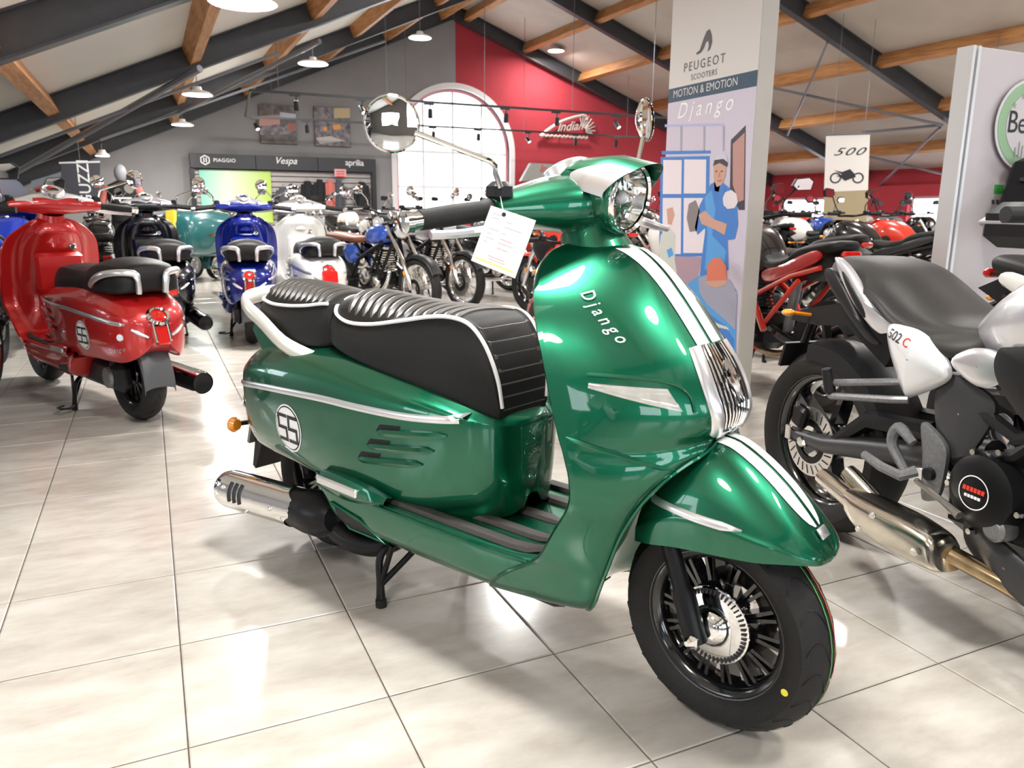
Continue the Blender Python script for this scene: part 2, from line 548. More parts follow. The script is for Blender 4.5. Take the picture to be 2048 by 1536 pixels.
for X, ws, zlo, zhi, sg in ((X1, wr, .35, 1.42, 1), (X0, wl, .55, 1.25, -1)):
    for a, c in ws:
        f = MB()
        for yy in (a + .03, (a + c) / 2, c - .03): f.box((X + sg * .15, yy, (zlo + zhi) / 2), (.05, .06, zhi - zlo))
        for zz in (zlo + .03, zhi - .03): f.box((X + sg * .15, (a + c) / 2, zz), (.05, c - a, .06))
        w = tag(f.o('window_%d' % nwin, frame_w, flat=True), kind='structure')
        for y0_, y1_ in ((a + .06, (a + c) / 2 - .03), ((a + c) / 2 + .03, c - .06)):
            p = MB(); p.add([(X + sg * .15, y0_, zlo), (X + sg * .15, y1_, zlo), (X + sg * .15, y1_, zhi), (X + sg * .15, y0_, zhi)], [(0, 1, 2, 3)])
            p.o('pane', pane_m, w, flat=True)
        nwin += 1
# front gable behind the camera, glazed shop front
g = MB()
fw_w = [(-1.6, -.4), (0.2, 1.4), (2.0, 3.2), (3.8, 5.0), (5.6, 7.4), (8.2, 9.8), (10.6, 12.2)]
xs = sorted(set([X0, X1, RX] + [v for w in fw_w for v in w]))
for p, q in zip(xs[:-1], xs[1:]):
    mid = (p + q) / 2
    if any(w[0] < mid < w[1] for w in fw_w):
        g.add([(p, Y0, 0), (q, Y0, 0), (q, Y0, .6), (p, Y0, .6)], [(0, 1, 2, 3)])
        zt = min(zroof(p), zroof(q), 2.3) - .15
        g.add([(p, Y0, zt), (q, Y0, zt), (q, Y0, zroof(q) + .35), (p, Y0, zroof(p) + .35)], [(0, 1, 2, 3)])
    else:
        g.add([(p, Y0, 0), (q, Y0, 0), (q, Y0, zroof(q) + .35), (p, Y0, zroof(p) + .35)], [(0, 1, 2, 3)])
tag(g.o('wall_front', mat('dark_taupe_wall', (.13, .12, .11), .85, noise=.08, nscale=2), flat=True), kind='structure')

# steel rafters (I sections), one per slope and frame
def ibeam(mb, A, B, up, depth, width, tf=.016, tw_=.012):
    A, B, up = Vector(A), Vector(B), Vector(up).normalized()
    t = (B - A).normalized(); sd = t.cross(up).normalized()
    def slab(o0, w, h):
        V = []
        for P in (A, B):
            for sx, sz in ((-1, 0), (1, 0), (1, 1), (-1, 1)):
                V.append(P + sd * (sx * w / 2) + up * (o0 + sz * h))
        mb.add(V, [(0, 1, 2, 3), (7, 6, 5, 4), (0, 4, 5, 1), (1, 5, 6, 2), (2, 6, 7, 3), (3, 7, 4, 0)])
    return slab
frames_y = [(-1.6, 'out of view behind'), (2.3, 'overhead'), (6.25, 'first'), (10.15, 'second'), (14.1, 'third'), (17.36, 'last, against the gable wall')]
upL = Vector((-SL, 0, 1)).normalized(); upR = Vector((SR, 0, 1)).normalized()
names_l = {6.25: 'dark steel rafter on the left slope nearest the camera', 10.15: 'thick dark steel rafter crossing the upper left corner', 14.1: 'dark steel rafter on the left slope behind the grey brace rods', 17.36: 'dark steel rafter along the grey gable wall',
           -1.6: 'dark steel rafter on the left slope behind the camera', 2.3: 'dark steel rafter on the left slope above the green scooter'}
names_r = {6.25: 'dark steel rafter on the right slope nearest the camera', 10.15: 'thick dark steel rafter above the hanging white banner on the right', 14.1: 'dark steel rafter passing behind the scooter totem', 17.36: 'dark steel rafter along the red gable wall',
           -1.6: 'dark steel rafter on the right slope behind the camera', 2.3: 'dark steel rafter on the right slope above the silver motorcycle'}
for y, _ in frames_y:
    for side in 'LR':
        if side == 'L':
            A, B, up = (X0, y, zl(X0)), (RX, y, zl(RX)), upL; lab = names_l[y]
        else:
            A, B, up = (RX, y, zr(RX)), (X1, y, zr(X1)), upR; lab = names_r[y]
        t = thing('steel_rafter', lab, 'rafter', (A[0], y, 0), 0)
        A2 = (0, 0, A[2]); B2 = (B[0] - A[0], 0, B[2])
        for nm, args in (('bottom_flange', (0, .14, .018)), ('web', (.018, .012, .24)), ('top_flange', (.258, .14, .018))):
            m = MB(); ibeam(m, A2, B2, up, .28, .14)(*args); m.o(nm, beam_m, t, flat=True)
# timber purlins
px_l = [-0.85, 0.62, 2.03, 3.5, 5.0, 6.25]
px_r = [6.85, 8.3, 9.8, 11.5, 13.15, 14.75]
wordl = ['lowest', 'second lowest', 'third', 'fourth', 'fifth', 'highest']
for k, xx in enumerate(px_l):
    m = MB(); m.box((0, (Y0 + Y1) / 2, 0), (.12, Y1 - Y0 - .1, .2))
    ob = m.o('timber_purlin', wood_m, flat=True); ob.location = (xx, 0, zl(xx) + .19); ob.rotation_euler = (0, -math.atan(SL), 0)
    tag(ob, 'orange timber purlin under the left roof slope, %s of six' % wordl[k], 'beam', 'timber purlins')
for k, xx in enumerate(px_r):
    m = MB(); m.box((0, (Y0 + Y1) / 2, 0), (.12, Y1 - Y0 - .1, .2))
    ob = m.o('timber_purlin', wood_m, flat=True); ob.location = (xx, 0, zr(xx) + .19); ob.rotation_euler = (0, math.atan(SR), 0)
    tag(ob, 'orange timber purlin under the right roof slope, %s of six' % wordl[5 - k], 'beam', 'timber purlins')
# brace rods, in the roof planes
def rod(lab, a, b, r=.028, sag=0):
    m = MB(); m.tube([a, b], r, 8); ob = m.o('brace_rod', rod_m); tag(ob, lab, 'brace rod', 'roof brace rods')
def onL(x, y, o=-.05): 
    h = hit(x, y, (-.53, 0, 2.07 + o), (-SL, 0, 1)); return h
def onR(x, y, o=-.05):
    h = hit(x, y, (12.41, 0, 3.03 + o), (SR, 0, 1)); return h
rod('pale grey brace rod under the left slope, from rafter to lamp', onL(400, 137), onL(20, 352), .04)
rod('pale grey brace rod at the top left between the rafters', onL(640, 82), onL(345, 232), .035)
rod('thin brown brace rod crossing the left slope', onL(0, 312), onL(560, 105), .02)
rod('thin grey brace rod under the left slope above the track lights', onL(200, 280), onL(770, 82), .02)
rod('thin brace rod rising to the upper right behind the totem', onR(1575, 270), onR(1655, 85), .022)
rod('long brace rod crossing the right slope down to the rafter', onR(1520, 170), onR(1885, 250), .026)
rod('short brace rod running up to the thick right rafter', onR(1725, 265), onR(1885, 250), .026)
rod('brace rod descending right of the white banner to the wall', onR(1660, 295), onR(1930, 358), .026)
rod('steep brace rod crossing behind the white banner', onR(1755, 375), onR(1880, 255), .026)

# ------------------------------------------------------------------ lamps
lamp_shell = mat('lamp_white_enamel', (0.80, 0.80, 0.78), 0.4)
lamp_glow = mat('lamp_diffuser', (1, 1, 1), 0.5, emis=(1.0, 0.95, 0.86), estr=14.0)
def bay_lamp(lab, p, power, hang=.35, rad=.19):
    t = thing('pendant_lamp', lab, 'lamp', p, 0, 'round high-bay lamps')
    m = MB(); m.lathe([(0.0, .10), (.05, .10), (.06, .06), (rad * .8, .035), (rad, .0), (rad - .012, .0), (rad * .7, .02), (0, .03)], (0, 0, 0), (0, 0, 1), 24); m.o('shade', lamp_shell, t)
    m = MB(); m.lathe([(0, 0.004), (rad - .014, 0.004)], (0, 0, 0), (0, 0, -1), 24); m.o('diffuser', lamp_glow, t)
    m = MB(); m.tube([(0, 0, .1), (0, 0, .1 + hang)], .006, 6); m.o('suspension', rod_m, t)
    ld = bpy.data.lights.new('lamp_light', 'AREA'); ld.shape = 'DISK'; ld.size = rad * 1.9; ld.energy = power * LAMP_W; ld.color = (1.0, 0.98, 0.95)
    lo = bpy.data.objects.new('lamp_light', ld); COL.objects.link(lo); lo.parent = t; lo.location = (0, 0, -.02)
    return t
L1 = atX(395, 190, .72); L2 = atX(365, 250, .72); L3 = atX(1112, 102, 8.7); L4 = atY(840, 76, 13.0); L5 = atY(205, 312, 15.5)
bay_lamp('white round pendant lamp under the left slope, larger of two', L1, 90)
bay_lamp('white round pendant lamp under the left slope, smaller one against the grey wall', L2, 60, .5)
bay_lamp('lit round lamp under the right slope beside the timber purlin', L3, 90)
bay_lamp('lit round lamp at the top centre before the grey gable wall', L4, 90, 1.0)
bay_lamp('small lamp at the low end of the left slope', L5, 30, .1, .12)
k = 0
for (lx, ly, pw, w) in ((.62, 1.85, 64, 'above the green scooter'), (-.6, 0.4, 25, 'at the left behind the camera'), (3.6, -.6, 60, 'right behind the camera'), (1.9, .2, 45, 'above the camera'), (3.9, 4.6, 140, 'above the scooter totem'), (.75, 6.2, 120, 'above the red scooter'), (7.6, 1.5, 140, 'at the far right before the panel'),
                    (7.6, 6.2, 170, 'between the right rafters'), (4.2, 9.0, 150, 'above the row of motorcycles'), (11.4, 8.0, 130, 'on the right slope near the white banner'), (11.6, 13.6, 100, 'low on the right slope near the windows'), (2.6, 13.2, 150, 'before the shop fascia'), (8.6, 11.6, 130, 'before the red gable wall'), (13.2, 4.0, 90, 'low at the far right')):
    bay_lamp('round high-bay lamp %s' % w, (lx, ly, zroof(lx) - .15), pw, .25, .24)
# track lighting loop
TZ = 2.72
trk_m = mat('track_black', (0.012, 0.012, 0.014), 0.4)
spot_glow = mat('spot_lens', (1, 1, 1), .4, emis=(1, .96, .88), estr=6.0)
def on_z(x, y, z): return gnd(x, y, z)
ra, rb = on_z(500, 181, TZ), on_z(1340, 236, TZ)
rc, rd = on_z(490, 233, TZ), on_z(1290, 275, TZ)
ya, yb_ = (ra.y + rb.y) / 2, (rc.y + rd.y) / 2
tr = thing('track_rail', 'black track lighting rail, nearer one crossing before the arched window', 'track light', (0, ya, TZ))
m = MB(); m.box(((ra.x + rb.x) / 2, 0, 0), (rb.x - ra.x, .04, .035)); m.o('rail', trk_m, tr, flat=True)
for xx in np.linspace(ra.x + .4, rb.x - .4, 5):
    m = MB(); m.tube([(xx, 0, .02), (xx, 0, zroof(xx) + .25 - TZ)], .005, 6); m.o('suspension_wire', rod_m, tr)
tr2 = thing('track_rail', 'black track lighting rail, farther one below the first', 'track light', (0, yb_, TZ))
m = MB(); m.box(((rc.x + rd.x) / 2, 0, 0), (rd.x - rc.x, .04, .035)); m.o('rail', trk_m, tr2, flat=True)
for xx in np.linspace(rc.x + .5, rd.x - .5, 4):
    m = MB(); m.tube([(xx, 0, .02), (xx, 0, zroof(xx) + .25 - TZ)], .005, 6); m.o('suspension_wire', rod_m, tr2)
m = MB(); m.tube([(ra.x, ya, TZ), (rc.x, yb_, TZ)], .018, 6)
tag(m.o('track_rail', trk_m), 'short black track rail joining the two long rails at the left', 'track light')
def spot(xp, yp, Y, lab, lit):
    p = atY(xp, yp, Y)
    t = thing('spot_light', lab, 'spotlight', (p.x, Y, TZ - .02), 0, 'track spotlights')
    m = MB(); m.box((0, 0, -.01), (.16, .035, .03)); m.o('adapter', trk_m, t, flat=True)
    m = MB(); m.tube([(0.02, 0, -.02), (0.02, 0, -.11)], .01, 6); m.o('arm', trk_m, t)
    d = Vector((.25, -.6, -.75)).normalized() if lit else Vector((.1, .3, -.9)).normalized()
    c = Vector((0.02, 0, -.16))
    m = MB(); m.lathe([(0, -.08), (.032, -.08), (.038, -.06), (.04, .06), (.034, .06)], c, d, 14); m.o('head', trk_m, t)
    m = MB(); m.lathe([(0, .055), (.034, .055)], c, d, 14); m.o('lens', spot_glow if lit else grey_cast, t)
pos_w = ['before the dark poster', 'between the two posters', 'left of the mirror', 'before the arched window', 'at the window rim', 'above the headdress emblem', 'right of the headdress emblem']
for k, (a, b_, lit) in enumerate([(590, 205, 0), (722, 215, 1), (858, 220, 0), (1010, 230, 0), (1112, 236, 0), (1233, 242, 1)]):
    spot(a, b_, ya, 'black track spotlight on the nearer rail %s' % ['above the dark poster', 'above the right poster', 'before the arched window', 'over the window rim', 'above the headdress emblem', 'right of the headdress emblem'][k], lit)
for k, (a, b_, lit) in enumerate([(511, 252, 1), (612, 250, 0), (865, 255, 0), (955, 258, 0), (1055, 268, 1), (1150, 275, 0), (1231, 280, 0)]):
    spot(a, b_, yb_, 'black track spotlight on the farther rail %s' % ['at its left end', 'between the two posters', 'left of the window middle', 'right of the window middle', 'left of the headdress emblem', 'below the headdress emblem', 'at its right end'][k], lit)
# ------------------------------------------------------------------ retro scooter (X forward, Y left, Z up, origin under the rear axle)
def wheel(parent, name, cx, r, w, rim_r, rim_m, side=-1, spokes=14, kind='cast', n=48, grooves=True, marks=None, disc=None, cz=None, pair=True):
    """tyre (part) with rim, hub, disc ... as sub-parts; axle along Y"""
    cz = r if cz is None else cz
    c = (cx, 0, cz)
    h = w / 2
    m = MB()
    prof = [(rim_r - .004, -h * .62), (rim_r + .004, -h * .78), (rim_r + (r - rim_r) * .35, -h * .98), (r - (r - rim_r) * .42, -h), (r - .021 * r / .235, -h * .80), (r - .0055, -h * .42), (r, 0),
            (r - .0055, h * .42), (r - .021 * r / .235, h * .80), (r - (r - rim_r) * .42, h), (rim_r + (r - rim_r) * .35, h * .98), (rim_r + .004, h * .78), (rim_r - .004, h * .62)]
    m.lathe(prof, c, (0, 1, 0), n)
    tyre = m.o(name, rubber, parent, ang=50)
    m = MB()
    p2 = [(rim_r - .002, -h * .70), (rim_r + .004, -h * .72), (rim_r + .006, -h * .66), (rim_r - .012, -h * .58), (rim_r - .022, -h * .30), (rim_r - .024, h * .30), (rim_r - .012, h * .58), (rim_r + .006, h * .66), (rim_r + .004, h * .72), (rim_r - .002, h * .7)]
    m.lathe(p2, c, (0, 1, 0), n)
    m.o('rim', rim_m, tyre, ang=50)
    m = MB()
    hub_r = rim_r * .30
    if kind == 'cast':
        for k in range(spokes):
            a = 2 * PI * k / spokes
            for da in ((-.07, .07) if pair else (0,)):
                p0 = Vector((math.cos(a + da * .6) * hub_r * .9, 0, math.sin(a + da * .6) * hub_r * .9))
                p1 = Vector((math.cos(a + da) * (rim_r - .016), 0, math.sin(a + da) * (rim_r - .016)))
                t = (p1 - p0).normalized(); nn = Vector((-t.z, 0, t.x))
                wd = .0035 if pair else rim_r * .045
                V = []
                for p, ww, yy in ((p0, wd * 1.4, h * .34), (p1, wd, h * .30)):
                    for sx, sy in ((-1, -1), (1, -1), (1, 1), (-1, 1)):
                        q = p + nn * (sx * ww); V.append((q.x + cx, sy * yy, q.z + cz))
                m.add(V, [(0, 1, 2, 3), (7, 6, 5, 4), (0, 4, 5, 1), (1, 5, 6, 2), (2, 6, 7, 3), (3, 7, 4, 0)])
        m.lathe([(0, -h * .45), (hub_r * .95, -h * .42), (hub_r * 1.05, -h * .3), (hub_r * 1.05, h * .3), (hub_r * .95, h * .42), (0, h * .45)], c, (0, 1, 0), 20)
        m.o('spokes', rim_m, tyre)
    else:
        for k in range(spokes):
            a = 2 * PI * k / spokes
            s_ = 1 if k % 2 else -1
            a2 = a + s_ * .35
            m.tube([(cx + math.cos(a) * hub_r * .6, s_ * h * .5, cz + math.sin(a) * hub_r * .6), (cx + math.cos(a2) * (rim_r - .01), 0, cz + math.sin(a2) * (rim_r - .01))], .0026, 4, cap=False)
        m.o('spokes', chrome, tyre)
        m = MB(); m.lathe([(0, -h * .6), (hub_r * .35, -h * .6), (hub_r * .6, -h * .5), (hub_r * .45, -h * .4), (hub_r * .45, h * .4), (hub_r * .6, h * .5), (hub_r * .35, h * .6), (0, h * .6)], c, (0, 1, 0), 18); m.o('hub', steel, tyre)
    if grooves:
        m = MB()
        ng = 22
        for k in range(ng):
            a0 = 2 * PI * k / ng
            for sd in (-1, 1):
                pts = []
                for q in range(9):
                    u = q / 8
                    yy = sd * h * (.06 + .84 * u)
                    rr = r - .0010 - (.0055 * (abs(yy) / (h * .42)) ** 2 if abs(yy) < h * .42 else .0055 + (abs(yy) - h * .42) / (h * .38) * (.021 * r / .235 - .0055))
                    a = a0 + (.5 if sd > 0 else 0) * 2 * PI / ng + .22 * math.sin(u * 2.6)
                    pts.append((cx + rr * math.cos(a), yy, cz + rr * math.sin(a)))
                m.tube(pts, .0022, 4, cap=False)
        g_ = m.o('tread_groove', black_p, tyre); g_['kind'] = 'stuff'
    if marks:
        for yy, mm in marks:
            rr = r + .0014 - .0055 * (yy / (h * .42)) ** 2
            m = MB(); m.lathe([(rr, yy - .0014), (rr, yy + .0014)], c, (0, 1, 0), n); m.o('tread_line', mm, tyre)
    if disc:
        dr, dy, dm = disc
        m = MB(); m.lathe([(dr * .62, dy - .002), (dr, dy - .002), (dr, dy + .002), (dr * .62, dy + .002), (dr * .62, dy - .002)], c, (0, 1, 0), 40); m.o('brake_disc', dm, tyre)
        m = MB()
        for k in range(24):
            a = 2 * PI * k / 24
            p = [Vector((math.cos(a + .05 * (q - 1.0)), 0, math.sin(a + .05 * (q - 1.0)))) * (dr * (.70 + .12 * q)) for q in (0, 2)]
            m.tube([(cx + p[0].x, dy + side * .0026, cz + p[0].z), (cx + p[1].x, dy + side * .0026, cz + p[1].z)], .0022, 4)
        s_ = m.o('disc_slots', ink, tyre); s_['kind'] = 'stuff'
        m = MB(); m.lathe([(hub_r * .8, dy - .004), (dr * .64, dy - .003), (dr * .64, dy + .003), (hub_r * .8, dy + .004)], c, (0, 1, 0), 30); m.o('disc_carrier', black_m, tyre)
    return tyre

ROWS = [(1.006, .99, .045, 1.06, 0), (1.0, .98, .080, 1.10, 0), (.985, .975, .118, 1.135, 0), (.95, .985, .172, 1.18, 0), (.90, 1.02, .225, 1.226, 0), (.84, 1.052, .252, 1.274, 0), (.77, 1.08, .262, 1.325, 0),
        (.70, 1.10, .264, 1.357, 0), (.66, 1.112, .263, 1.353, 0), (.636, 1.119, .262, 1.335, .012), (.615, 1.127, .2615, 1.322, .07), (.59, 1.135, .261, 1.298, .115), (.555, 1.143, .259, 1.268, .15), (.50, 1.137, .252, 1.230, .167), (.43, 1.093, .240, 1.194, .172),
        (.36, 1.050, .231, 1.168, .170), (.325, 1.005, .226, 1.155, .168), (.29, .95, .224, 1.142, .165), (.25, .90, .217, 1.126, .158), (.222, .88, .200, 1.10, .140), (.208, .87, .17, 1.06, .10)]

def build_scooter(root, C, hero=True, touring=False):
    side_txt = C.get('num', '55')
    body = C['body']
    # ---- rear cowl
    st = [  # X, w(shoulder widest), zt, ztrim, zb, wlow
        (-.315, .030, .520, .500, .455, .026), (-.300, .085, .560, .520, .405, .075), (-.265, .135, .598, .533, .368, .118), (-.20, .172, .632, .541, .345, .148), (-.10, .193, .658, .549, .340, .168), (0.03, .206, .672, .558, .340, .182),
        (.18, .213, .676, .568, .335, .196), (.35, .214, .672, .572, .330, .204), (.50, .209, .660, .575, .330, .200), (.62, .200, .645, .580, .330, .180), (.71, .182, .620, .588, .330, .150), (.775, .150, .592, .580, .335, .122), (.815, .105, .575, .570, .345, .085), (.83, .05, .57, .565, .36, .04)]
    ctrl = []
    for X, w, zt, ztr, zb, wl in st:
        s_ = min(1, w / .2)
        half = [(0, zt + .012), (w * .45, zt + .010), (w * .68, zt), (w * .86, zt - .028 * s_), (w * .965, (zt + ztr) / 2 - .004), (w, ztr), (w, ztr - (ztr - zb) * .30), ((w + wl) / 2 + .006 * s_, ztr - (ztr - zb) * .66), (wl, zb + .012), (wl * .86, zb - .004), (wl * .5, zb + .02), (0, zb + .03)]
        ctrl.append([(X, -y, z) for y, z in half] + [(X, y, z) for y, z in half[-2:0:-1]])
    G = surf(ctrl, 64, 76, True)
    m = MB(); m.grid(G, closev=True, cap=True)
    cowl = m.o('rear_cowl', body, root, ang=60)
    bc = m.bvh()
    def side(X, z, s=-1, off=.002):
        return cast(bc, (X, s * .6, z), (0, -s, 0), off)
    # trim strip both sides
    for s in (-1, 1):
        tp = [(-.262, .530), (-.22, .534), (-.10, .548), (.025, .558), (.245, .570), (.417, .572), (.573, .576), (.68, .584), (.742, .590)]
        T = resample(np.array([(a, 0, b) for a, b in tp]), 44)
        top, mid, bot = [], [], []
        for k, p in enumerate(T):
            wd = .0095 * (1 if k > 2 else .6)
            a, b, d = side(p[0], p[2] + wd, s, .001), side(p[0], p[2], s, .006), side(p[0], p[2] - wd, s, .001)
            if a and b and d: top.append(a); mid.append(b); bot.append(d)
        m = MB(); m.grid(np.array([top, mid, bot]), flip=(s > 0)); m.o('trim_strip', silver, cowl, ang=80)
        # roundel, numerals
        cxr, czr, rr = .088, .452, .069
        for rad, off, mm, nm in ((1.0, .0012, white, 'number_roundel'), (.93, .0018, ink, 'roundel_ring'), (.875, .0024, white, 'roundel_field')):
            rings = []
            for q in range(9):
                rings.append([side(cxr + rr * rad * q / 8 * math.cos(t), czr + rr * rad * q / 8 * math.sin(t) * 1.04, s, off) or Vector((cxr, s * .2, czr)) for t in np.linspace(0, 2 * PI, 33)[:-1]])
            m = MB(); m.grid(np.array(rings), closev=True, flip=(s > 0)); m.o(nm, mm, cowl, ang=80)
        def fn(u, v): return side(cxr + u * (1 if s < 0 else -1), czr + v, s, .0034) or Vector((cxr, s * .2, czr))
        m = MB()
        for ox, ch in ((-.027, side_txt[0]), (.027, side_txt[1])):  # squared racing numerals from bars
            segs = {'5': ['t', 'tl', 'm', 'br', 'b'], '3': ['t', 'tr', 'm', 'br', 'b']}.get(ch, ['t', 'tl', 'm', 'br', 'b'])
            L = {'t': ((-.02, .036), (.02, .036)), 'm': ((-.02, 0), (.02, 0)), 'b': ((-.02, -.036), (.02, -.036)), 'tl': ((-.02, .036), (-.02, 0)), 'tr': ((.02, .036), (.02, 0)), 'br': ((.02, 0), (.02, -.036)), 'bl': ((-.02, 0), (-.02, -.036))}
            for sg in segs:
                (xa, za), (xb, zb) = L[sg]
                n_ = 5; tk = .0052
                dx, dz = xb - xa, zb - za; ln = math.hypot(dx, dz); dx, dz = dx / ln, dz / ln
                xa -= dx * tk; za -= dz * tk; xb += dx * tk; zb += dz * tk
                m.grid(np.array([[fn(ox + xa + (xb - xa) * q / n_ - dz * tk * e, za + (zb - za) * q / n_ + dx * tk * e) for q in range(n_ + 1)] for e in (-1, 1)]), flip=(s < 0))
        m.o('numerals', ink, cowl, ang=80)
        # louvres: dark slot with a proud lip and a long groove
        for k, (xa, za) in enumerate(((.492, .522), (.455, .478), (.420, .437))):
            m = MB(); m.grid(np.array([[side(xa + .075 * q / 5 + .012 * e, za + .010 + .0155 * e + .008 * q / 5, s, .0016) for q in range(6)] for e in (-.6, .6)]), flip=(s < 0)); m.o('louvre_slot', black_p, cowl)
            pts = [side(xa - .004 + .225 * q / 10, za - .002 + .028 * q / 10, s, .003) for q in range(11)]
            m = MB(); m.tube([p for p in pts if p], [.002] + [.010] * (len([p for p in pts if p]) - 2) + [.002], 6); m.o('louvre_lip', body, cowl)
        # passenger foot peg moulding
        m = MB()
        Gp = []
        for q in range(10):
            u = q / 9; X = .262 + .275 * u
            hh = .024 * math.sin(PI * min(1, .25 + u * .72)) + .006
            Gp.append([(X, s * (.205), .345 + hh), (X, s * (.226 + .012 * math.sin(PI * u)), .349 + hh), (X, s * (.238 + .012 * math.sin(PI * u)), .345), (X, s * (.228 + .008 * math.sin(PI * u)), .345 - hh), (X, s * .2, .342 - hh)])
        m.grid(np.array(Gp), cap=False, flip=(s > 0)); m.o('footrest_moulding', body, cowl, ang=60)
        m = MB(); m.box((.36, s * .247, .352), (.17, .012, .024), Matrix.Rotation(.02, 3, 'Y'), .004); m.o('footrest_bar', silver, cowl)
    # small script on the tail sides
    for s in (-1, 1):
        m = MB(); text(m, 'Django', lambda u, v: side(-.195 + u * (1 if s < 0 else -1) * 1.0, .405 + v - u * .18 * (1 if s < 0 else -1), s, .0025) or Vector((-.2, s * .17, .40)), .032, .35, 1.15); m.o('tail_script', silver, cowl)
        m = MB(); m.lathe([(0, .004), (.016, .004), (.018, 0)], side(-.235, .47, s, .0) or (-.235, s * .15, .47), (-.6, s * .8, .1), 14); m.o('tail_badge', silver, cowl)
    # tail: light with chrome ring, bar, lens, mudguard, plate holder, indicators
    def tailp(y, z): return cast(bc, (-.9, y, z), (1, 0, 0), 0.0) or Vector((-.31, y, z))
    p = tailp(0, .56)
    m = MB(); m.lathe([(.030, -.012), (.048, -.008), (.055, .008), (.046, .018), (.037, .014)], p, (-.72, 0, .7), 22); tl = m.o('tail_lamp', chrome, root)
    m = MB(); m.lathe([(0, .018), (.02, .017), (.038, .010)], p, (-.72, 0, .7), 18); m.o('tail_lens', red_l, tl)
    m = MB(); m.box((p.x - .024, 0, p.z - .085), (.034, .060, .10), Matrix.Rotation(.35, 3, 'Y'), .008); m.o('brake_lens', red_l, tl)
    for s in (-1, 1):
        m = MB(); m.box((p.x - .022, s * .033, p.z - .07), (.034, .012, .10), Matrix.Rotation(.35, 3, 'Y'), .004); m.o('lamp_flank', chrome, tl)
        m = MB()
        pts = [(tailp(s * y, z)) for y, z in ((.055, .468), (.09, .487), (.12, .508))]
        m.tube([(q.x - .003, q.y, q.z) for q in pts], [.006, .010, .006], 8, smooth=8); m.o('tail_reflector', silver, tl)
    m = MB()
    m.prism([(-.245, .40), (-.33, .37), (-.375, .20), (-.36, .19), (-.30, .31), (-.22, .36)], lambda u, v, t: (u, t, v), -.06, .06)
    if not hero:
        m = MB(); rows = []
        for a in np.linspace(1.35, 3.25, 14):
            rr = .262 + .05 * max(0, (2.3 - a))
            wq = .075 + .03 * max(0, (2.3 - a))
            rows.append([(rr * math.cos(a), y * wq, .235 + rr * math.sin(a) + dz) for y, dz in ((-1, -.03), (-.92, -.006), (-.5, .004), (0, .006), (.5, .004), (.92, -.006), (1, -.03))])
        m.grid(np.array(rows)); m.grid(np.array(rows) + np.array([.004, 0, -.004]), flip=True)
    m.o('rear_mudguard', black_p if hero else mat('mudguard_grey', (.075, .078, .085), .45), root, ang=30)
    if hero:
      m = MB(); m.box((-.345, 0, .335), (.012, .16, .10), Matrix.Rotation(.35, 3, 'Y')); m.o('plate_holder', grey_cast, root, flat=True)
    for s in ((-1, 1) if hero else ()):
        m = MB(); m.tube([(-.30, s * .07, .375), (-.315, s * .135, .375)], .008, 8); ind = m.o('indicator_stalk', black_p, root)
        m = MB(); m.lathe([(0, -.018), (.018, -.016), (.026, -.004), (.024, .006), (0, .012)], (-.318, s * .152, .375), (-1, s * .25, 0), 18); m.o('indicator_lens', amber, ind)
    # ---- floor board and skirts
    fl_st = [(.225, .216, .330, .322, .17), (.26, .219, .331, .262, .17), (.31, .221, .331, .205, .165), (.45, .222, .331, .204, .17), (.65, .223, .330, .204, .17), (.83, .223, .329, .206, .165), (.90, .220, .329, .208, .16), (.97, .214, .331, .212, .15), (1.05, .195, .345, .225, .13)]
    ctrl = []
    for X, w, zt, zb, wl in fl_st:
        half = [(0, zt + .004), (w * .6, zt + .004), (w - .022, zt + .004), (w - .012, zt + .006), (w - .004, zt + .003), (w + .002, zt - .012), (w, zt - (zt - zb) * .45), (w - .012, zb + .03), (wl, zb), (wl * .5, zb - .004), (0, zb - .004)]
        ctrl.append([(X, -y, z) for y, z in half] + [(X, y, z) for y, z in half[-2:0:-1]])
    m = MB(); m.grid(surf(ctrl, 40, 70, True), closev=True, cap=True)
    floorb = m.o('floor_board', body, root, ang=50)
    bf = m.bvh()
    for yy, xa, xb in ((-.185, .46, 1.03), (-.115, .60, .99), (-.012, .62, .93), (.095, .60, .98), (.178, .46, 1.02)):
        G3 = []
        for q in range(12):
            X = xa + (xb - xa) * q / 11
            e = .6 if q in (0, 11) else 1
            zf = .336 + (max(0, X - .93) ** 2) * 2.2
            G3.append([(X, yy - .017 * e, zf - .002), (X, yy - .013 * e, zf + .008 * e), (X, yy, zf + .010 * e), (X, yy + .013 * e, zf + .008 * e), (X, yy + .017 * e, zf - .002)])
        m = MB(); m.grid(np.array(G3)); m.o('floor_strip', C.get('strip', mat('floor_strip_rubber', (.05, .042, .038), .55, noise=.2, nscale=200)), floorb, ang=50)
    def skirt(X, z, s, off=.002): return cast(bf, (X, s * .6, z), (0, -s, 0), off)
    for s in (-1, 1):
        tri = [(.300, .285), (.42, .268), (.50, .218), (.345, .216)]
        c_ = np.mean(tri, 0)
        n_ = 6
        rows = []
        for q in range(n_ + 1):
            a, b_ = np.array(tri[0]) + (np.array(tri[3]) - tri[0]) * q / n_, np.array(tri[1]) + (np.array(tri[2]) - tri[1]) * q / n_
            rows.append([skirt(*(a + (b_ - a) * e / 6), s, .0015) or Vector((c_[0], s * .22, c_[1])) for e in range(7)])
        m = MB(); m.grid(np.array(rows), flip=(s > 0)); m.o('skirt_vent', black_p, floorb)
        pts = [skirt(x_, z_, s, .003) for x_, z_ in tri + tri[:1]]
        m = MB(); m.tube([p_ for p_ in pts if p_], .005, 6); m.o('vent_lip', body, floorb)
        pts = [skirt(.24 + .75 * q / 20, .325, s, .004) for q in range(21)]
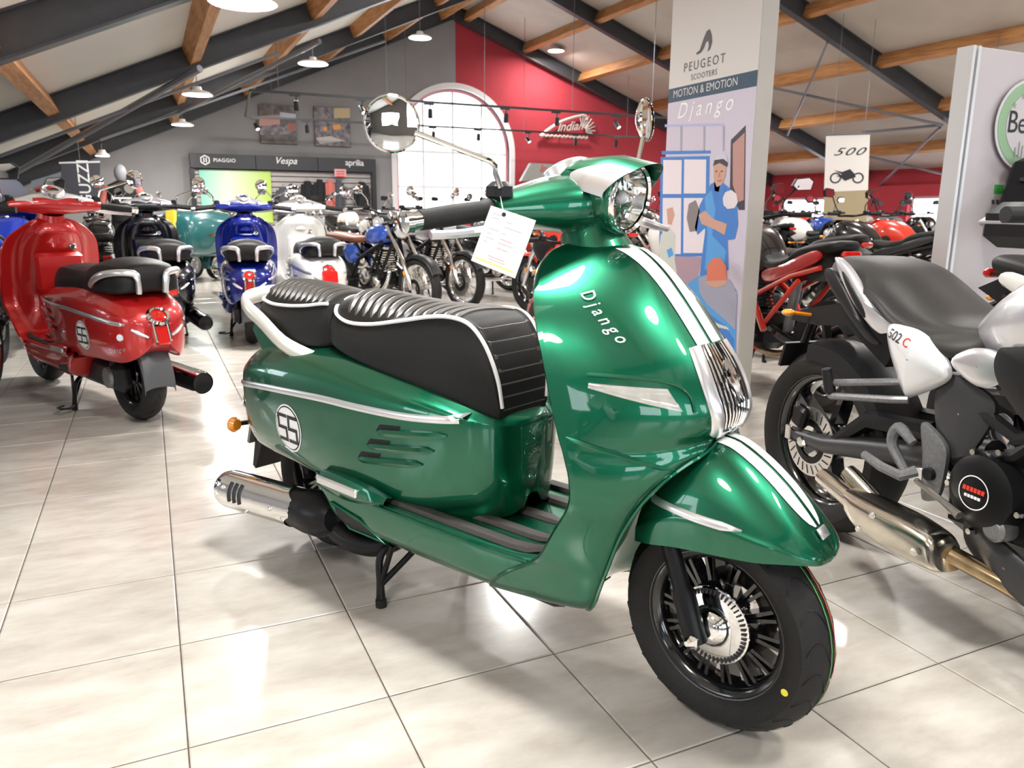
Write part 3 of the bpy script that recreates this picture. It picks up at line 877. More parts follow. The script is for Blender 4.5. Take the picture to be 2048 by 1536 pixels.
        m = MB(); m.tube([p_ for p_ in pts if p_], .004, 6); m.o('skirt_bead', body, floorb)
    m = MB(); m.box((.70, 0, .185), (.62, .22, .05), None, .02); m.o('underframe', black_p, root)
    # ---- leg shield
    def row(z, xe, ye, xn, yn):
        pw = 2.5 if yn < .05 else 1.6
        xn = xn - .012 if yn < .05 else xn
        ts = [0, .07, .22, .42, .62, .8, .93, 1.0]
        return [(xe + (xn - xe) * (1 - (1 - t) ** pw), -(ye + (yn - ye) * t), z) for t in ts]
    Gr = surf([row(*r_) for r_ in ROWS], 70, 34)
    full = np.concatenate([Gr, (Gr * [1, -1, 1])[:, ::-1]], 1)
    shield = MB()
    nz = sum(1 for g_ in Gr if abs(g_[-1][1]) < .004)
    # upper part: one continuous sheet; lower part: two wings
    up = np.concatenate([Gr[:nz], (Gr[:nz] * [1, -1, 1])[:, -2::-1]], 1)
    shield.grid(up)
    shield.grid(Gr[nz - 1:]); shield.grid((Gr[nz - 1:] * [1, -1, 1]), flip=True)
    # inner face
    inn = []
    for g_ in Gr:
        xe, ye, z = g_[0][0], -g_[0][1], g_[0][2]
        rr = []
        for t in np.linspace(-1, 1, 25):
            gl = .075 if z > .52 else .075 * max(0, (z - .36) / .16)
            rr.append((xe - .018 - gl * max(0, 1 - (abs(t) / .72) ** 4) * min(1, (1.02 - z) / .1), ye * .985 * t, z))
        inn.append(rr)
    inn = np.array(inn)
    shield.grid(inn, flip=True)
    for s in (0, -1):
        e1 = Gr[:, 0] if s == 0 else Gr[:, 0] * [1, -1, 1]
        e2 = inn[:, 0] if s == 0 else inn[:, -1]
        mid = (e1 + e2) / 2 + np.array([0, -.006 if s == 0 else .006, 0])
        shield.grid(np.stack([e1, mid, e2]), flip=(s != 0))
    shield.grid(np.stack([up[0], np.stack([inn[0][0] + (inn[0][-1] - inn[0][0]) * t for t in np.linspace(0, 1, up.shape[1])])]), flip=True)
    sh = shield.o('leg_shield', body, root, ang=60)
    bs = shield.bvh()
    def front(y, z, off=.002): return cast(bs, (2.2, y, z), (-1, 0, 0), off)
    def fside(X, z, s=-1, off=.002): return cast(bs, (X, s * .7, z), (0, -s, 0), off)
    def diag(u, v, s=-1, off=.002):   # u along a line at 45 degrees across the right flank
        d = Vector((-.62, -s * .78, 0)); a = Vector((.78, -s * .0, 0))
        return cast(bs, Vector((1.16 + u, s * .20, v)) - d * .5, d, off)
    # wheel well wall between the wings
    ww = []
    for g_ in Gr[nz - 1:]:
        e = g_[-1]
        ww.append([(e[0] - .05 * (1 - t * t) - .002, e[1] * -t * -1 if False else -abs(e[1]) * -t, e[2]) for t in np.linspace(-1, 1, 15)])
    m = MB(); m.grid(np.array(ww)); m.o('wheel_well', body, sh)
    # piping along wing edge
    for s in (-1, 1):
        e = (Gr[nz + 1:, -1] * [1, -s * -1 if s > 0 else 1, 1]) if False else np.array([(g_[-1][0] + .003, s * abs(g_[-1][1]), g_[-1][2]) for g_ in Gr[nz + 1:]])
        m = MB(); m.tube(e, .0045, 6); m.o('arch_bead', silver if False else body, sh)
    # racing stripes
    if C.get('stripe'):
        for sgn in (-1, 1):
            rows = []
            for z in np.linspace(.995, .815, 26):
                wdt = 1.0
                rows.append([front(sgn * (.006 + .043 * wdt * q / 4), z, .0016) or Vector((1.1, sgn * .02, z)) for q in range(5)])
            m = MB(); m.grid(np.array(rows), flip=(sgn > 0)); m.o('racing_stripe', C['stripe'], sh, ang=80)
    # grille with silver surround and vertical bars
    zg = np.linspace(.812, .648, 22)
    def gw(z): return .060 - .014 * ((z - .73) / .085) ** 2 * (1 if z > .73 else 1.4)
    m = MB(); m.grid(np.array([[front(gw(z) * e, z, .004) for e in np.linspace(-1, 1, 9)] for z in zg])); gri = m.o('grille', black_p, sh, ang=80)
    for e in np.linspace(-.86, .86, 9):
        m = MB(); m.tube([front(gw(z) * e, z, .006) for z in zg], .0022, 5); m.o('grille_bar', chrome, sh)
    for s in (-1, 1):
        rows = [[front(s * (gw(z) + d), z, o_) for d, o_ in ((-.002, .006), (.006, .011), (.024, .008), (.028, .001))] for z in zg]
        m = MB(); m.grid(np.array(rows), flip=(s > 0)); m.o('grille_surround', silver, sh, ang=80)
    m = MB(); m.grid(np.array([[front(e * .05, z, .008) for e in np.linspace(-1, 1, 7)] for z in (.655, .645, .640)])); m.o('grille_foot', silver, sh, ang=80)
    m = MB()
    lion = [(-.010, -.034), (-.004, -.030), (.0, -.014), (.010, -.034), (.016, -.032), (.010, -.008), (.022, .008), (.030, .004), (.030, .010), (.020, .016), (.012, .012), (.010, .024), (.016, .036), (.004, .046), (-.010, .044), (-.022, .030), (-.018, .026), (-.008, .030), (-.006, .020), (-.020, .010), (-.026, .014), (-.028, .006), (-.018, .0), (-.014, -.012)]
    f_ = [front(u * .9, .735 + v, .0125) for u, v in lion]
    b_ = [front(u * .9, .735 + v, .006) for u, v in lion]
    m.add([tuple(p_) for p_ in f_] + [tuple(p_) for p_ in b_], [tuple(range(len(lion)))[::-1]] + [(i, (i + 1) % len(lion), len(lion) + (i + 1) % len(lion), len(lion) + i) for i in range(len(lion))])
    m.o('lion_emblem', chrome, sh, flat=True)
    # front indicators
    for s in (-1, 1):
        quad = [(1.150, .745), (1.262, .745), (1.298, .705), (1.255, .700)]
        rows = []
        for q in range(7):
            u = q / 6
            a, b_ = np.array((1.150, .752)) * (1 - u) + np.array((1.150, .742)) * u, np.array((1.272, .744)) * (1 - u) + np.array((1.300, .702)) * u
            rows.append([fside(*(a + (b_ - a) * e / 8), s, .004 if 0 < q < 6 and 0 < e < 8 else .0005) or Vector((1.2, s * .2, .73)) for e in range(9)])
        m = MB(); m.grid(np.array(rows), flip=(s > 0)); m.o('front_indicator', mat('clear_lens', (.62, .60, .56), .12, .3, 1.0, noise=.15, nscale=60), sh, ang=80)
        pts = [fside(*p_, s, .003) for p_ in ((1.145, .768), (1.20, .766), (1.268, .757), (1.300, .735), (1.315, .700))]
        m = MB(); m.tube([p_ for p_ in pts if p_], .004, 6, smooth=16); m.o('indicator_brow', body, sh)
        # silver trim low on the shield
        T = [(1.145, .572), (1.18, .560), (1.22, .545), (1.258, .527)]
        T = resample(np.array([(a, 0, b) for a, b in T]), 14)
        rows = [[fside(p_[0], p_[2] + d, s, o_) for p_ in T] for d, o_ in ((.009, .001), (0, .006), (-.009, .001))]
        ok = all(q is not None for r_ in rows for q in r_)
        if ok:
            m = MB(); m.grid(np.array(rows), flip=(s > 0)); m.o('shield_trim', silver, sh, ang=80)
        # crease highlight
        pts = [fside(1.12 + .17 * q / 10, .645 - .060 * q / 10, s, .001) for q in range(11)]
        pts = [p_ for p_ in pts if p_]
        m = MB(); m.tube(pts, [.001] + [.005] * (len(pts) - 2) + [.001], 6); m.o('shield_crease', body, sh)
        # script
        def fs(u, v):
            uu = u if s < 0 else -u
            return fside(1.138 + uu * .72 + v * .50, .874 - uu * .66 + v * .60, s, .0022) or Vector((1.1, s * .22, .87))
        m = MB(); text(m, 'Django', fs, .032, .45, 1.55, .0006); m.o('shield_script', white, sh)
    # ---- neck and headset
    m = MB(); m.lathe([(.105, -.06), (.088, 0), (.074, .05), (.066, .085)], (1.008, 0, .955), (-.35, 0, .94), 20); m.o('steering_neck', body, root, ang=60)
    hs = [(-.245, .905, 1.072, .030, .022), (-.215, .910, 1.074, .042, .030), (-.16, .922, 1.078, .062, .042), (-.10, .938, 1.082, .085, .054), (-.045, .948, 1.085, .098, .062), (0, .950, 1.086, .100, .064)]
    hs = hs + [(-a, b, c, d, e) for a, b, c, d, e in hs[-2::-1]]
    ctrl = [[(xc + rx * math.cos(t) * (1 if math.cos(t) > 0 else .8), y, zc + rz * math.copysign(abs(math.sin(t)) ** .8, math.sin(t))) for t in np.linspace(0, 2 * PI, 17)[:-1]] for y, xc, zc, rx, rz in hs]
    m = MB(); m.grid(surf(ctrl, 40, 32, True), closev=True, cap=True); head = m.o('headset', body, root, ang=60)
    bh = m.bvh()
    # silver cover on top of the headset
    def htop(X, y, off): return cast(bh, (X, y, 1.6), (0, 0, -1), off)
    rows = []
    for y in np.linspace(-.20, .20, 25):
        xe = .955 - .25 * abs(y)
        rows.append([htop(xe - .10 * (1 - abs(y) / .26) * q / 6, y, .004 if 0 < q < 6 else .0005) or Vector((xe, y, 1.13)) for q in range(7)])
    m = MB(); m.grid(np.array(rows)); m.o('dash_cover', silver, head, ang=80)
    m = MB(); m.lathe([(.058, -.01), (.058, .012), (.05, .018), (.046, .014), (0, .016)], (.915, 0, 1.148), (-.45, 0, .9), 26); gau = m.o('instrument_dial', silver, head)
    m = MB(); m.lathe([(0, .0165), (.044, .0165)], (.915, 0, 1.148), (-.45, 0, .9), 26); m.o('dial_face', mat('dial_face_paint', (.35, .33, .30), .3, noise=.4, nscale=90), head)
    # headlight nacelle, bezel, lens
    hc = Vector((1.058, 0, 1.100)); ha = Vector((.985, 0, -.17)).normalized()
    m = MB(); m.lathe([(.060, -.13), (.070, -.08), (.076, -.03), (.078, 0), (.078, .014), (.073, .018)], hc, ha, 36); m.o('headlight_bowl', body, head, ang=60)
    m = MB(); m.lathe([(.072, .014), (.074, .024), (.069, .029), (.065, .024)], hc, ha, 36); m.o('headlight_bezel', chrome, head, ang=60)
    m = MB(); m.lathe([(.065, .018), (.060, -.006), (.045, -.026), (.025, -.038), (0, -.042)], hc, ha, 32); m.o('headlight_reflector', mat('reflector_chrome', (.9, .9, .88), .09, 1.0, noise=.1, nscale=90), head)
    for k in range(10):
        a = 2 * PI * k / 10
        ux = Vector((0, math.cos(a), math.sin(a)))
        m = MB(); m.box(hc + ux * .043 - ha * .010, (.010, .003, .038), Matrix.Rotation(-a + PI / 2, 3, 'X')); m.o('reflector_facet', chrome, head)
    m = MB(); m.lathe([(0, .036), (.025, .034), (.048, .029), (.066, .022)], hc, ha, 36); m.o('headlight_lens', glass_l, head)
    m = MB(); m.ell(hc + ha * .0, (.014, .014, .014)); m.o('bulb', white, head)
    # visor: body-coloured cap with silver cheeks
    def vis(t0, t1, o0, mm, nm, ua=0.0, tip=False):
        rows = []
        for t in np.linspace(t0, t1, 21):
            tt = abs(t)
            nose = .062 * max(0, math.cos(tt * 1.12)) ** 1.2 + .010
            e = (tt - .78) / .72 if tip else 0
            u0 = ua + (.0 if not tip else .30 * abs(2 * e - 1) ** 2)
            pts = []
            for q in range(10):
                u = u0 + (1 - u0) * q / 9
                L = -.175 + (nose + .175) * u
                rr = .030 + (.086 - .030) * min(1, (u / .66)) ** .75
                c_ = hc + ha * L + Vector((0, 0, 1)) * (.016 * (1 - u) - .006)
                pts.append(c_ + Vector((0, 1, 0)) * (rr + o0) * math.sin(t) + Vector((.17, 0, .985)) * (rr * .98 + o0) * math.cos(t))
            rows.append(pts)
        G_ = np.array(rows); cen = np.array(hc)
        I_ = G_ - (G_ - cen) * .03
        m = MB(); m.grid(G_); m.grid(I_, flip=True); m.grid(np.stack([G_[:, -1], I_[:, -1]]), flip=True)
        m.grid(np.stack([G_[0], I_[0]]), flip=True); m.grid(np.stack([G_[-1], I_[-1]]))
        m.o(nm, mm, head, ang=60)
    vis(-.98, .98, .001, body, 'visor_cap')
    vis(-1.50, -.78, .003, silver, 'visor_cheek', .42, True); vis(.78, 1.50, .003, silver, 'visor_cheek', .42, True)
    # grips, bar ends, levers, master cylinders, mirrors
    for s in (-1, 1):
        a, b_ = Vector((.903, s * .235, 1.073)), Vector((.872, s * .405, 1.052))
        d = (b_ - a).normalized()
        rows = []
        for q in range(15):
            u = q / 14
            rr = .0185 + (.004 if q in (0, 1) else 0) + .0015 * math.sin(u * PI)
            c_ = a + (b_ - a) * u
            n1 = Vector((0, 0, 1)); n1 = (n1 - d * n1.dot(d)).normalized(); n2 = d.cross(n1)
            rows.append([c_ + (n1 * math.cos(t) + n2 * math.sin(t)) * (rr * (1 + .05 * (k % 2))) for k, t in enumerate(np.linspace(0, 2 * PI, 33)[:-1])])
        m = MB(); m.grid(np.array(rows), closev=True, cap=True, flip=(s > 0)); grip = m.o('grip', rubber, root, ang=60)
        m = MB(); m.lathe([(0.012, -.004), (.018, 0), (.018, .018), (.021, .020), (.021, .034), (.010, .038), (0, .038)], b_, d, 20); m.o('bar_end', chrome, grip)
        lv = [(.945, s * .215, 1.058), (.965, s * .25, 1.045), (.962, s * .31, 1.035), (.945, s * .38, 1.028), (.925, s * .425, 1.026)]
        m = MB(); m.tube(lv, [.010, .011, .010, .008, .009], 8, smooth=18); m.o('brake_lever', silver, root)
        m = MB(); m.box((.915, s * .225, 1.108), (.05, .045, .04), Matrix.Rotation(.25 * s, 3, 'Z'), .01); m.o('mirror_clamp', black_p, root)
        MP = Vector((.813, -.415, 1.228)) if s < 0 else Vector((.915, .322, 1.292))
        if not hero and s > 0: MP = Vector((.85, .36, 1.27))
        base = Vector((.935, s * .245, 1.115))
        kn = base + Vector((-.004, s * .010, .046)); m = MB(); m.tube([base, kn - Vector((0, 0, .018)), kn - Vector((0, 0, .006)), kn + (MP - kn) * .05, kn + (MP - kn) * .12, MP + (kn - MP).normalized() * .045], .0058, 8); ms = m.o('mirror_stem', chrome, root)
        if hero and s < 0: nrm = Vector((.77, -.63, -.09))
        elif hero: nrm = Vector((.97, .22, .05))
        else: nrm = Vector((-1, s * .1, .05))
        m = MB(); m.lathe([(0, -.022), (.03, -.020), (.048, -.010), (.053, 0), (.050, .004), (.048, .002)], MP, nrm, 32); mh = m.o('mirror_shell', chrome, root)
        m = MB(); m.lathe([(0, .0035), (.02, .003), (.036, .0018), (.049, .0)], MP, nrm, 32); m.o('mirror_glass', mirror_m, mh)
    # ---- fender
    arc = [(1.195, .50, .405), (1.235, .575, .412), (1.29, .622, .424), (1.345, .628, .430), (1.40, .603, .434), (1.455, .563, .438), (1.50, .520, .445), (1.535, .480, .447), (1.553, .458, .442), (1.560, .446, .440)]
    wds = [.112, .120, .124, .124, .120, .112, .101, .082, .052, .012]
    ctrl = []
    for (X, zt, zb), w in zip(arc, wds):
        zb2 = min(zb, zt - .006)
        hgt = zt - zb2
        half = [(0, zt), (w * .38, zt - .006), (w * .68, zt - hgt * .20), (w * .88, zt - hgt * .45), (w * .965, zt - hgt * .66), (w, zt - hgt * .74), (w * .995, zb2)]
        ctrl.append([(X + (.006 * abs(y) / .12 * 0), -y, z) for y, z in half[::-1]] + [(X, y, z) for y, z in half[1:]])
    Gf = surf(ctrl, 40, 40)
    m = MB(); m.grid(Gf)
    m.grid(Gf * 1.0 - np.array([.0, 0, .004]), flip=True)
    fend = m.o('front_fender', body, root, ang=60)
    bfe = m.bvh()
    def fen(X, y, off=.0015): return cast(bfe, (X + .12, y, 1.2), (-.12, 0, -.7), off)
    def fens(X, z, s, off=.0015): return cast(bfe, (X, s * .5, z), (0, -s, 0), off)
    if C.get('stripe'):
        for sgn in (-1, 1):
            rows = []
            xs_ = np.linspace(1.29, 1.525, 26)
            for k, X in enumerate(xs_):
                e = math.sqrt(max(0.02, 1 - max(0, (k - 17) / 8.0) ** 2))
                rows.append([fen(X, sgn * (.006 + .034 * e * q / 5), .0016) or Vector((X, sgn * .02, .6)) for q in range(6)])
            m = MB(); m.grid(np.array(rows), flip=(sgn < 0)); m.o('racing_stripe', C['stripe'], fend, ang=80)
        pp = fen(1.537, 0, .003) or Vector((1.54, 0, .49))
        m = MB(); m.box(pp, (.022, .036, .004), Matrix.Rotation(.9, 3, 'Y'), .001); m.o('fender_badge', silver, fend)
    for s in (-1, 1):
        T = resample(np.array([(1.225, 0, .502), (1.29, 0, .497), (1.36, 0, .492), (1.425, 0, .489)]), 16)
        rows = [[fens(p_[0], p_[2] + d * (1 if k < 13 else (16 - k) / 4), s, o_) or Vector((p_[0], s * .12, p_[2])) for k, p_ in enumerate(T)] for d, o_ in ((.008, .001), (0, .006), (-.008, .001))]
        m = MB(); m.grid(np.array(rows), flip=(s > 0)); m.o('fender_trim', silver, fend, ang=80)
    # ---- fork and wheels
    for s in (-1, 1):
        m = MB(); m.tube([(1.338, s * .092, .215), (1.30, s * .090, .315), (1.296, s * .090, .325), (1.232, s * .088, .49)], [.024, .024, .019, .019], 12); m.o('fork_leg', black_m, root)
        m = MB(); m.lathe([(0, .020), (.006, .020), (.012, .008), (.017, .004), (.017, -.01)], (1.345, s * .108, .225), (0, s, 0), 6); m.o('axle_nut', chrome, root)
    marks = [(-.006, mat('tyre_green_line', (.10, .42, .10), .6)), (.010, mat('tyre_orange_line', (.55, .12, .04), .6))] if hero else None
    wf_ = wheel(root, 'front_tyre', 1.35, .235, .118, .158, black_g, spokes=14, marks=marks, grooves=hero)
    wr_ = wheel(root, 'rear_tyre', 0.0, .235, .118, .158, black_g, spokes=12, grooves=True)
    s = -1
    m = MB(); m.lathe([(.030, -.046), (.060, -.046), (.083, -.040), (.083, -.036), (.03, -.036)], (1.35, 0, .235), (0, 1, 0), 40); ab = m.o('sensor_ring', chrome, root)
    m = MB()
    for k in range(48):
        a = 2 * PI * k / 48
        m.box((1.35 + .074 * math.cos(a), -.0445, .235 + .074 * math.sin(a)), (.011, .003, .0035), Matrix.Rotation(-a, 3, 'Y'))
    g_ = m.o('ring_slots', ink, ab); g_['kind'] = 'stuff'
    m = MB(); m.ell((1.35, -.040, .235), (.046, .036, .046), 20, 10); m.o('hub_dome', chrome, ab)
    m = MB(); m.lathe([(.09, .046), (.10, .046), (.10, .05), (.06, .05)], (1.35, 0, .235), (0, 1, 0), 30); m.o('brake_disc', steel, root)
    if hero:
        m = MB(); m.lathe([(0, .001), (.0075, .001)], (1.35 + .185 * math.cos(-.35), -.0585, .235 + .185 * math.sin(-.35)), (0, -1, 0), 14); m.o('tyre_dot', mat('yellow_dot', (.75, .65, .05), .5), root)
    if hero:
        Rm = Matrix.Rotation(math.radians(-5), 4, 'Z'); cc = Vector((1.35, 0, 0))
        for ob_ in root.children:
            if ob_.name.split('.')[0] in ('front_tyre', 'sensor_ring', 'axle_nut', 'tyre_dot', 'brake_disc'):
                ob_.rotation_euler = (0, 0, math.radians(-5)); ob_.location = cc - Rm @ cc
    # ---- engine, swing arm, muffler
    m = MB(); m.box((.18, .095, .24), (.56, .07, .15), None, .03); eng = m.o('transmission_case', black_p, root)
    m = MB(); m.lathe([(0, .012), (.055, .010), (.06, -.01)], (.36, .135, .245), (0, 1, 0), 20); m.o('variator_cover', grey_cast, eng)
    m = MB(); m.lathe([(0, .012), (.05, .010), (.055, -.01)], (.02, .135, .235), (0, 1, 0), 20); m.o('clutch_cover', grey_cast, eng)
    m = MB(); m.ell((.44, 0, .27), (.14, .13, .09), 16, 8); m.o('engine_block', black_m, root)
    for s in (-1, 1):
        m = MB(); m.tube([(.02, s * .10, .26), (.0, s * .12, .50)], .020, 10); m.o('rear_shock', black_m, root)
    ma, mb_ = Vector((-.245, -.222, .192)), Vector((.24, -.185, .215))
    d = (mb_ - ma).normalized()
    L = (mb_ - ma).length
    m = MB(); m.lathe([(0, .012), (.03, .008), (.052, 0), (.057, .02), (.057, L * .70), (.066, L * .84), (.066, L * .95), (.04, L * 1.04), (0, L * 1.05)], ma, d, 26); muf = m.o('muffler', black_m, root, ang=50)
    # chrome heat shield, wraps the outer three quarters
    upv = Vector((0, 0, 1)); sdv = d.cross(upv).normalized(); upv = sdv.cross(d)
    rows = []
    for t in np.linspace(-.9, 4.1, 30):
        end = L * (.68 + .16 * math.exp(-((t - 1.25) / .55) ** 2))
        rows.append([ma + d * (-.004 + (end + .004) * q / 16) + (upv * math.cos(t) + sdv * math.sin(t)) * (.061 if q else .056) for q in range(17)])
    m = MB(); m.grid(np.array(rows)); m.o('muffler_shield', chrome, muf, ang=60)
    for k in range(3):
        m = MB(); m.tube([ma + d * (.085 + .026 * k) + (upv * math.cos(t) + sdv * math.sin(t)) * .0615 for t in np.linspace(.75, 1.75, 9)], .0055, 6); m.o('shield_slot', ink, muf)
    for q, t in ((.05, 1.1), (.29, 1.5), (.16, 2.1)):
        m = MB(); m.ell(ma + d * q + (upv * math.cos(t) + sdv * math.sin(t)) * .062, (.007, .007, .007), 8, 5); m.o('shield_screw', steel, muf)
    m = MB(); m.tube([(.17, -.18, .22), (.28, -.17, .16), (.36, -.14, .145), (.42, -.10, .17), (.45, -.05, .22)], .03, 10, smooth=20); m.o('exhaust_pipe', black_m, root)
    # ---- centre stand
    for s in (-1, 1):
        m = MB(); m.tube([(.436, s * .172, .004), (.434, s * .171, .012), (.430, s * .168, .07), (.422, s * .160, .135), (.435, s * .135, .168), (.48, s * .08, .185)], [.014, .014, .011, .011, .011, .011], 10, smooth=24); st_ = m.o('stand_leg', black_m, root)
        m = MB(); m.tube([(.432, s * .168, .062), (.50, s * .10, .165)], .009, 8); m.o('stand_brace', black_m, st_)
        m = MB(); m.tube([(.434, s * .168, .068), (.47, s * .155, .185)], .008, 8); m.o('stand_brace', black_m, st_)
        m = MB(); m.tube([(.436, s * .172, .0), (.435, s * .1715, .022)], .0155, 10); m.o('stand_foot', rubber, st_)
    if not hero:
        m = MB(); m.tube([(.43, .17, .03), (.36, .22, .03), (.34, .27, .04), (.38, .27, .04), (.45, .22, .03)], .006, 6); m.o('stand_pedal', black_m, root)
    # ---- seats
    pip = mat('white_piping', (.78, .78, .78), .5)
    def seat(name, sts, topm, rib=True, pipe=True, xr=None):
        # station: X, half width at piping, z piping, crown, half width low, z low
        ctrl = []
        for X, wp, zp, zc, wl_, zl_ in sts:
            half = [(0, zc), (wp * .5, zc - (zc - zp) * .18), (wp * .86, zp + (zc - zp) * .35), (wp, zp), (wp + (wl_ - wp) * .45 + .012, zp + (zl_ - zp) * .35), (wl_ + .006, zp + (zl_ - zp) * .75), (wl_, zl_), (wl_ * .5, zl_), (0, zl_)]
            ctrl.append([(X, -y, z) for y, z in half] + [(X, y, z) for y, z in half[-2:0:-1]])
        G_ = surf(ctrl, 60, 64, True)
        m = MB(); m.grid(G_, closev=True, cap=True); so = m.o(name, leather, root, ang=60)
        b = m.bvh()
        P = resample(np.array([(X, wp, zp) for X, wp, zp, _, _, _ in sts]), 60)
        return so, b, P
    if not touring:
        rid = [(.165, .055, .80, .815, .07, .735), (.18, .085, .800, .830, .105, .715), (.215, .112, .783, .842, .128, .700), (.28, .124, .769, .845, .140, .684), (.38, .130, .774, .838, .148, .668), (.50, .131, .795, .828, .150, .652), (.60, .124, .814, .826, .147, .638), (.665, .114, .818, .824, .138, .624),
               (.715, .105, .806, .812, .124, .605), (.752, .099, .772, .778, .110, .592), (.778, .094, .726, .732, .098, .585), (.795, .088, .672, .678, .085, .580), (.800, .08, .61, .616, .07, .578)]
        so, sb, P = seat('rider_seat', rid, leather_top)
        pas = [(-.205, .045, .795, .815, .06, .755), (-.195, .075, .797, .832, .090, .730), (-.16, .105, .795, .846, .118, .712), (-.09, .119, .788, .850, .134, .700), (0.0, .122, .790, .846, .138, .690), (.08, .118, .797, .838, .134, .684), (.14, .108, .806, .826, .122, .684), (.175, .09, .806, .815, .10, .69)]
        s2, pb, P2 = seat('passenger_seat', pas, leather_top)
        for so_, b_, P_, k0, k1, rows_ in ((so, sb, P, 5, 59, 12), (s2, pb, P2, 4, 55, 12)):
            for s in (-1, 1):
                pts = []
                for q in P_[k0 - 3 if so_ is so else 1:k1 + 1]:
                    pts.append((q[0], s * (q[1] + .004), q[2] + .002))
                m = MB(); m.tube(pts, .0052, 6); m.o('piping', pip, so_)
            m = MB(); q = P_[2]; m.tube([(q[0] - .002 - .012 * (1 - t * t), q[1] * t, q[2] + .002 + .02 * (1 - t * t)) for t in np.linspace(-1, 1, 15)], .0052, 6); m.o('piping', pip, so_)
        # ribs: raised rolls running across the seat top
        for so_, b_, sts, xs_ in ((so, sb, rid, np.linspace(.245, .66, 13)), (s2, pb, pas, np.linspace(-.175, .13, 12))):
            for X in xs_:
                pts, rr = [], []
                wp = float(np.interp(X, [q[0] for q in sts], [q[1] for q in sts])) * .93
                for t in np.linspace(-1, 1, 15):
                    Xq = X - .030 * (1 - t * t) + .015
                    h_ = cast(b_, (Xq, wp * t, 1.3), (0, 0, -1), -.006)
                    if h_: pts.append(h_); rr.append(.0130 if abs(t) < .95 else .006)
                m = MB(); m.tube(pts, rr, 8); m.o('seat_roll', leather_top, so_)
        for z in np.linspace(.795, .605, 7):
            pts = []
            wp = float(np.interp(z, [.60, .67, .73, .77, .81], [.078, .086, .092, .097, .104]))
            for t in np.linspace(-1, 1, 11):
                h_ = cast(sb, (1.3, wp * t, z), (-1, 0, 0), -.0111)
                if h_: pts.append(h_)
            if len(pts) > 3:
                m = MB(); m.tube(pts, .012, 8); m.o('seat_roll', leather_top, so)
        # grab rail
        gr = [(.17, -.135, .645), (.11, -.150, .660), (.02, -.168, .690), (-.08, -.168, .742), (-.17, -.160, .775), (-.235, -.125, .792), (-.265, -.06, .800), (-.272, 0, .802)]
        gr = gr + [(a, -b, c) for a, b, c in gr[-2::-1]]
        Q = resample(np.array(gr), 50)
        rows = []
        for k, p_ in enumerate(Q):
            t = (Q[min(k + 1, 49)] - Q[max(k - 1, 0)]); t /= np.linalg.norm(t)
            o_ = np.cross(t, [0, 0, 1]); o_ /= np.linalg.norm(o_); u_ = np.cross(o_, t)
            rows.append([p_ + o_ * .013 * math.cos(a) + u_ * .024 * math.sin(a) for a in np.linspace(0, 2 * PI, 13)[:-1]])
        m = MB(); m.grid(np.array(rows), closev=True, cap=True); m.o('grab_rail', mat('cream_silver', (.80, .77, .70), .32, .35, .4), root, ang=60)
        m = MB(); m.prism([(-.12, .60), (-.20, .70), (-.17, .755), (-.05, .72), (.05, .67)], lambda u, v, t: (u, t, v), -.13, .13); m.o('rail_bracket', body, root, ang=20)
    else:
        ts = [(-.255, .07, .745, .765, .085, .69), (-.235, .115, .775, .805, .128, .675), (-.17, .142, .790, .828, .155, .67), (-.05, .148, .785, .832, .162, .67), (.08, .142, .775, .815, .156, .67), (.17, .130, .755, .788, .148, .67), (.26, .128, .745, .775, .148, .665), (.40, .128, .748, .775, .148, .655), (.55, .118, .750, .772, .140, .635), (.68, .095, .735, .755, .115, .61), (.76, .07, .70, .715, .08, .60), (.79, .04, .66, .668, .05, .60)]
        so, sb, P = seat('bench_seat', ts, leather)
        for s in (-1, 1):
            hb = [(.02, s * .168, .700), (-.08, s * .185, .735), (-.17, s * .175, .762), (-.245, s * .130, .772), (-.272, s * .078, .764), (-.278, s * .066, .735), (-.268, s * .062, .672)]
            m = MB()
            Q = resample(np.array(hb), 30); rows = []
            for k, p_ in enumerate(Q):
                t = Q[min(k + 1, 29)] - Q[max(k - 1, 0)]; t /= np.linalg.norm(t)
                o_ = np.cross(t, [0.1, .05, 1]); o_ /= np.linalg.norm(o_); u_ = np.cross(o_, t)
                rows.append([p_ + o_ * .013 * math.cos(a) + u_ * .017 * math.sin(a) for a in np.linspace(0, 2 * PI, 11)[:-1]])
            m.grid(np.array(rows), closev=True, cap=True, flip=(s > 0)); m.o('grab_handle', silver, root, ang=60)
    # key lock and hook inside the leg shield (seen on scooters facing away)
    if not hero:
        for (yy, zz, r_, mm) in ((-.085, .845, .020, chrome),):
            m = MB(); m.lathe([(0, .006), (r_ * .6, .006), (r_ * .62, .003), (r_, .004), (r_, -.01)], (.958 + .0, yy, zz), (-1, 0, 0), 18); m.o('key_lock', mm, root)
        m = MB(); m.box((.945, .0, .70), (.05, .26, .22), None, .02); m.o('glove_box', body, root)
    return root

SCO = thing('motor_scooter', 'metallic green retro scooter with white racing stripes, price card and number 55 roundel', 'scooter', (0.473, 2.393, 0), rz_of(-65.5), 'retro scooters')
build_scooter(SCO, {'body': green, 'stripe': white, 'num': '55'})
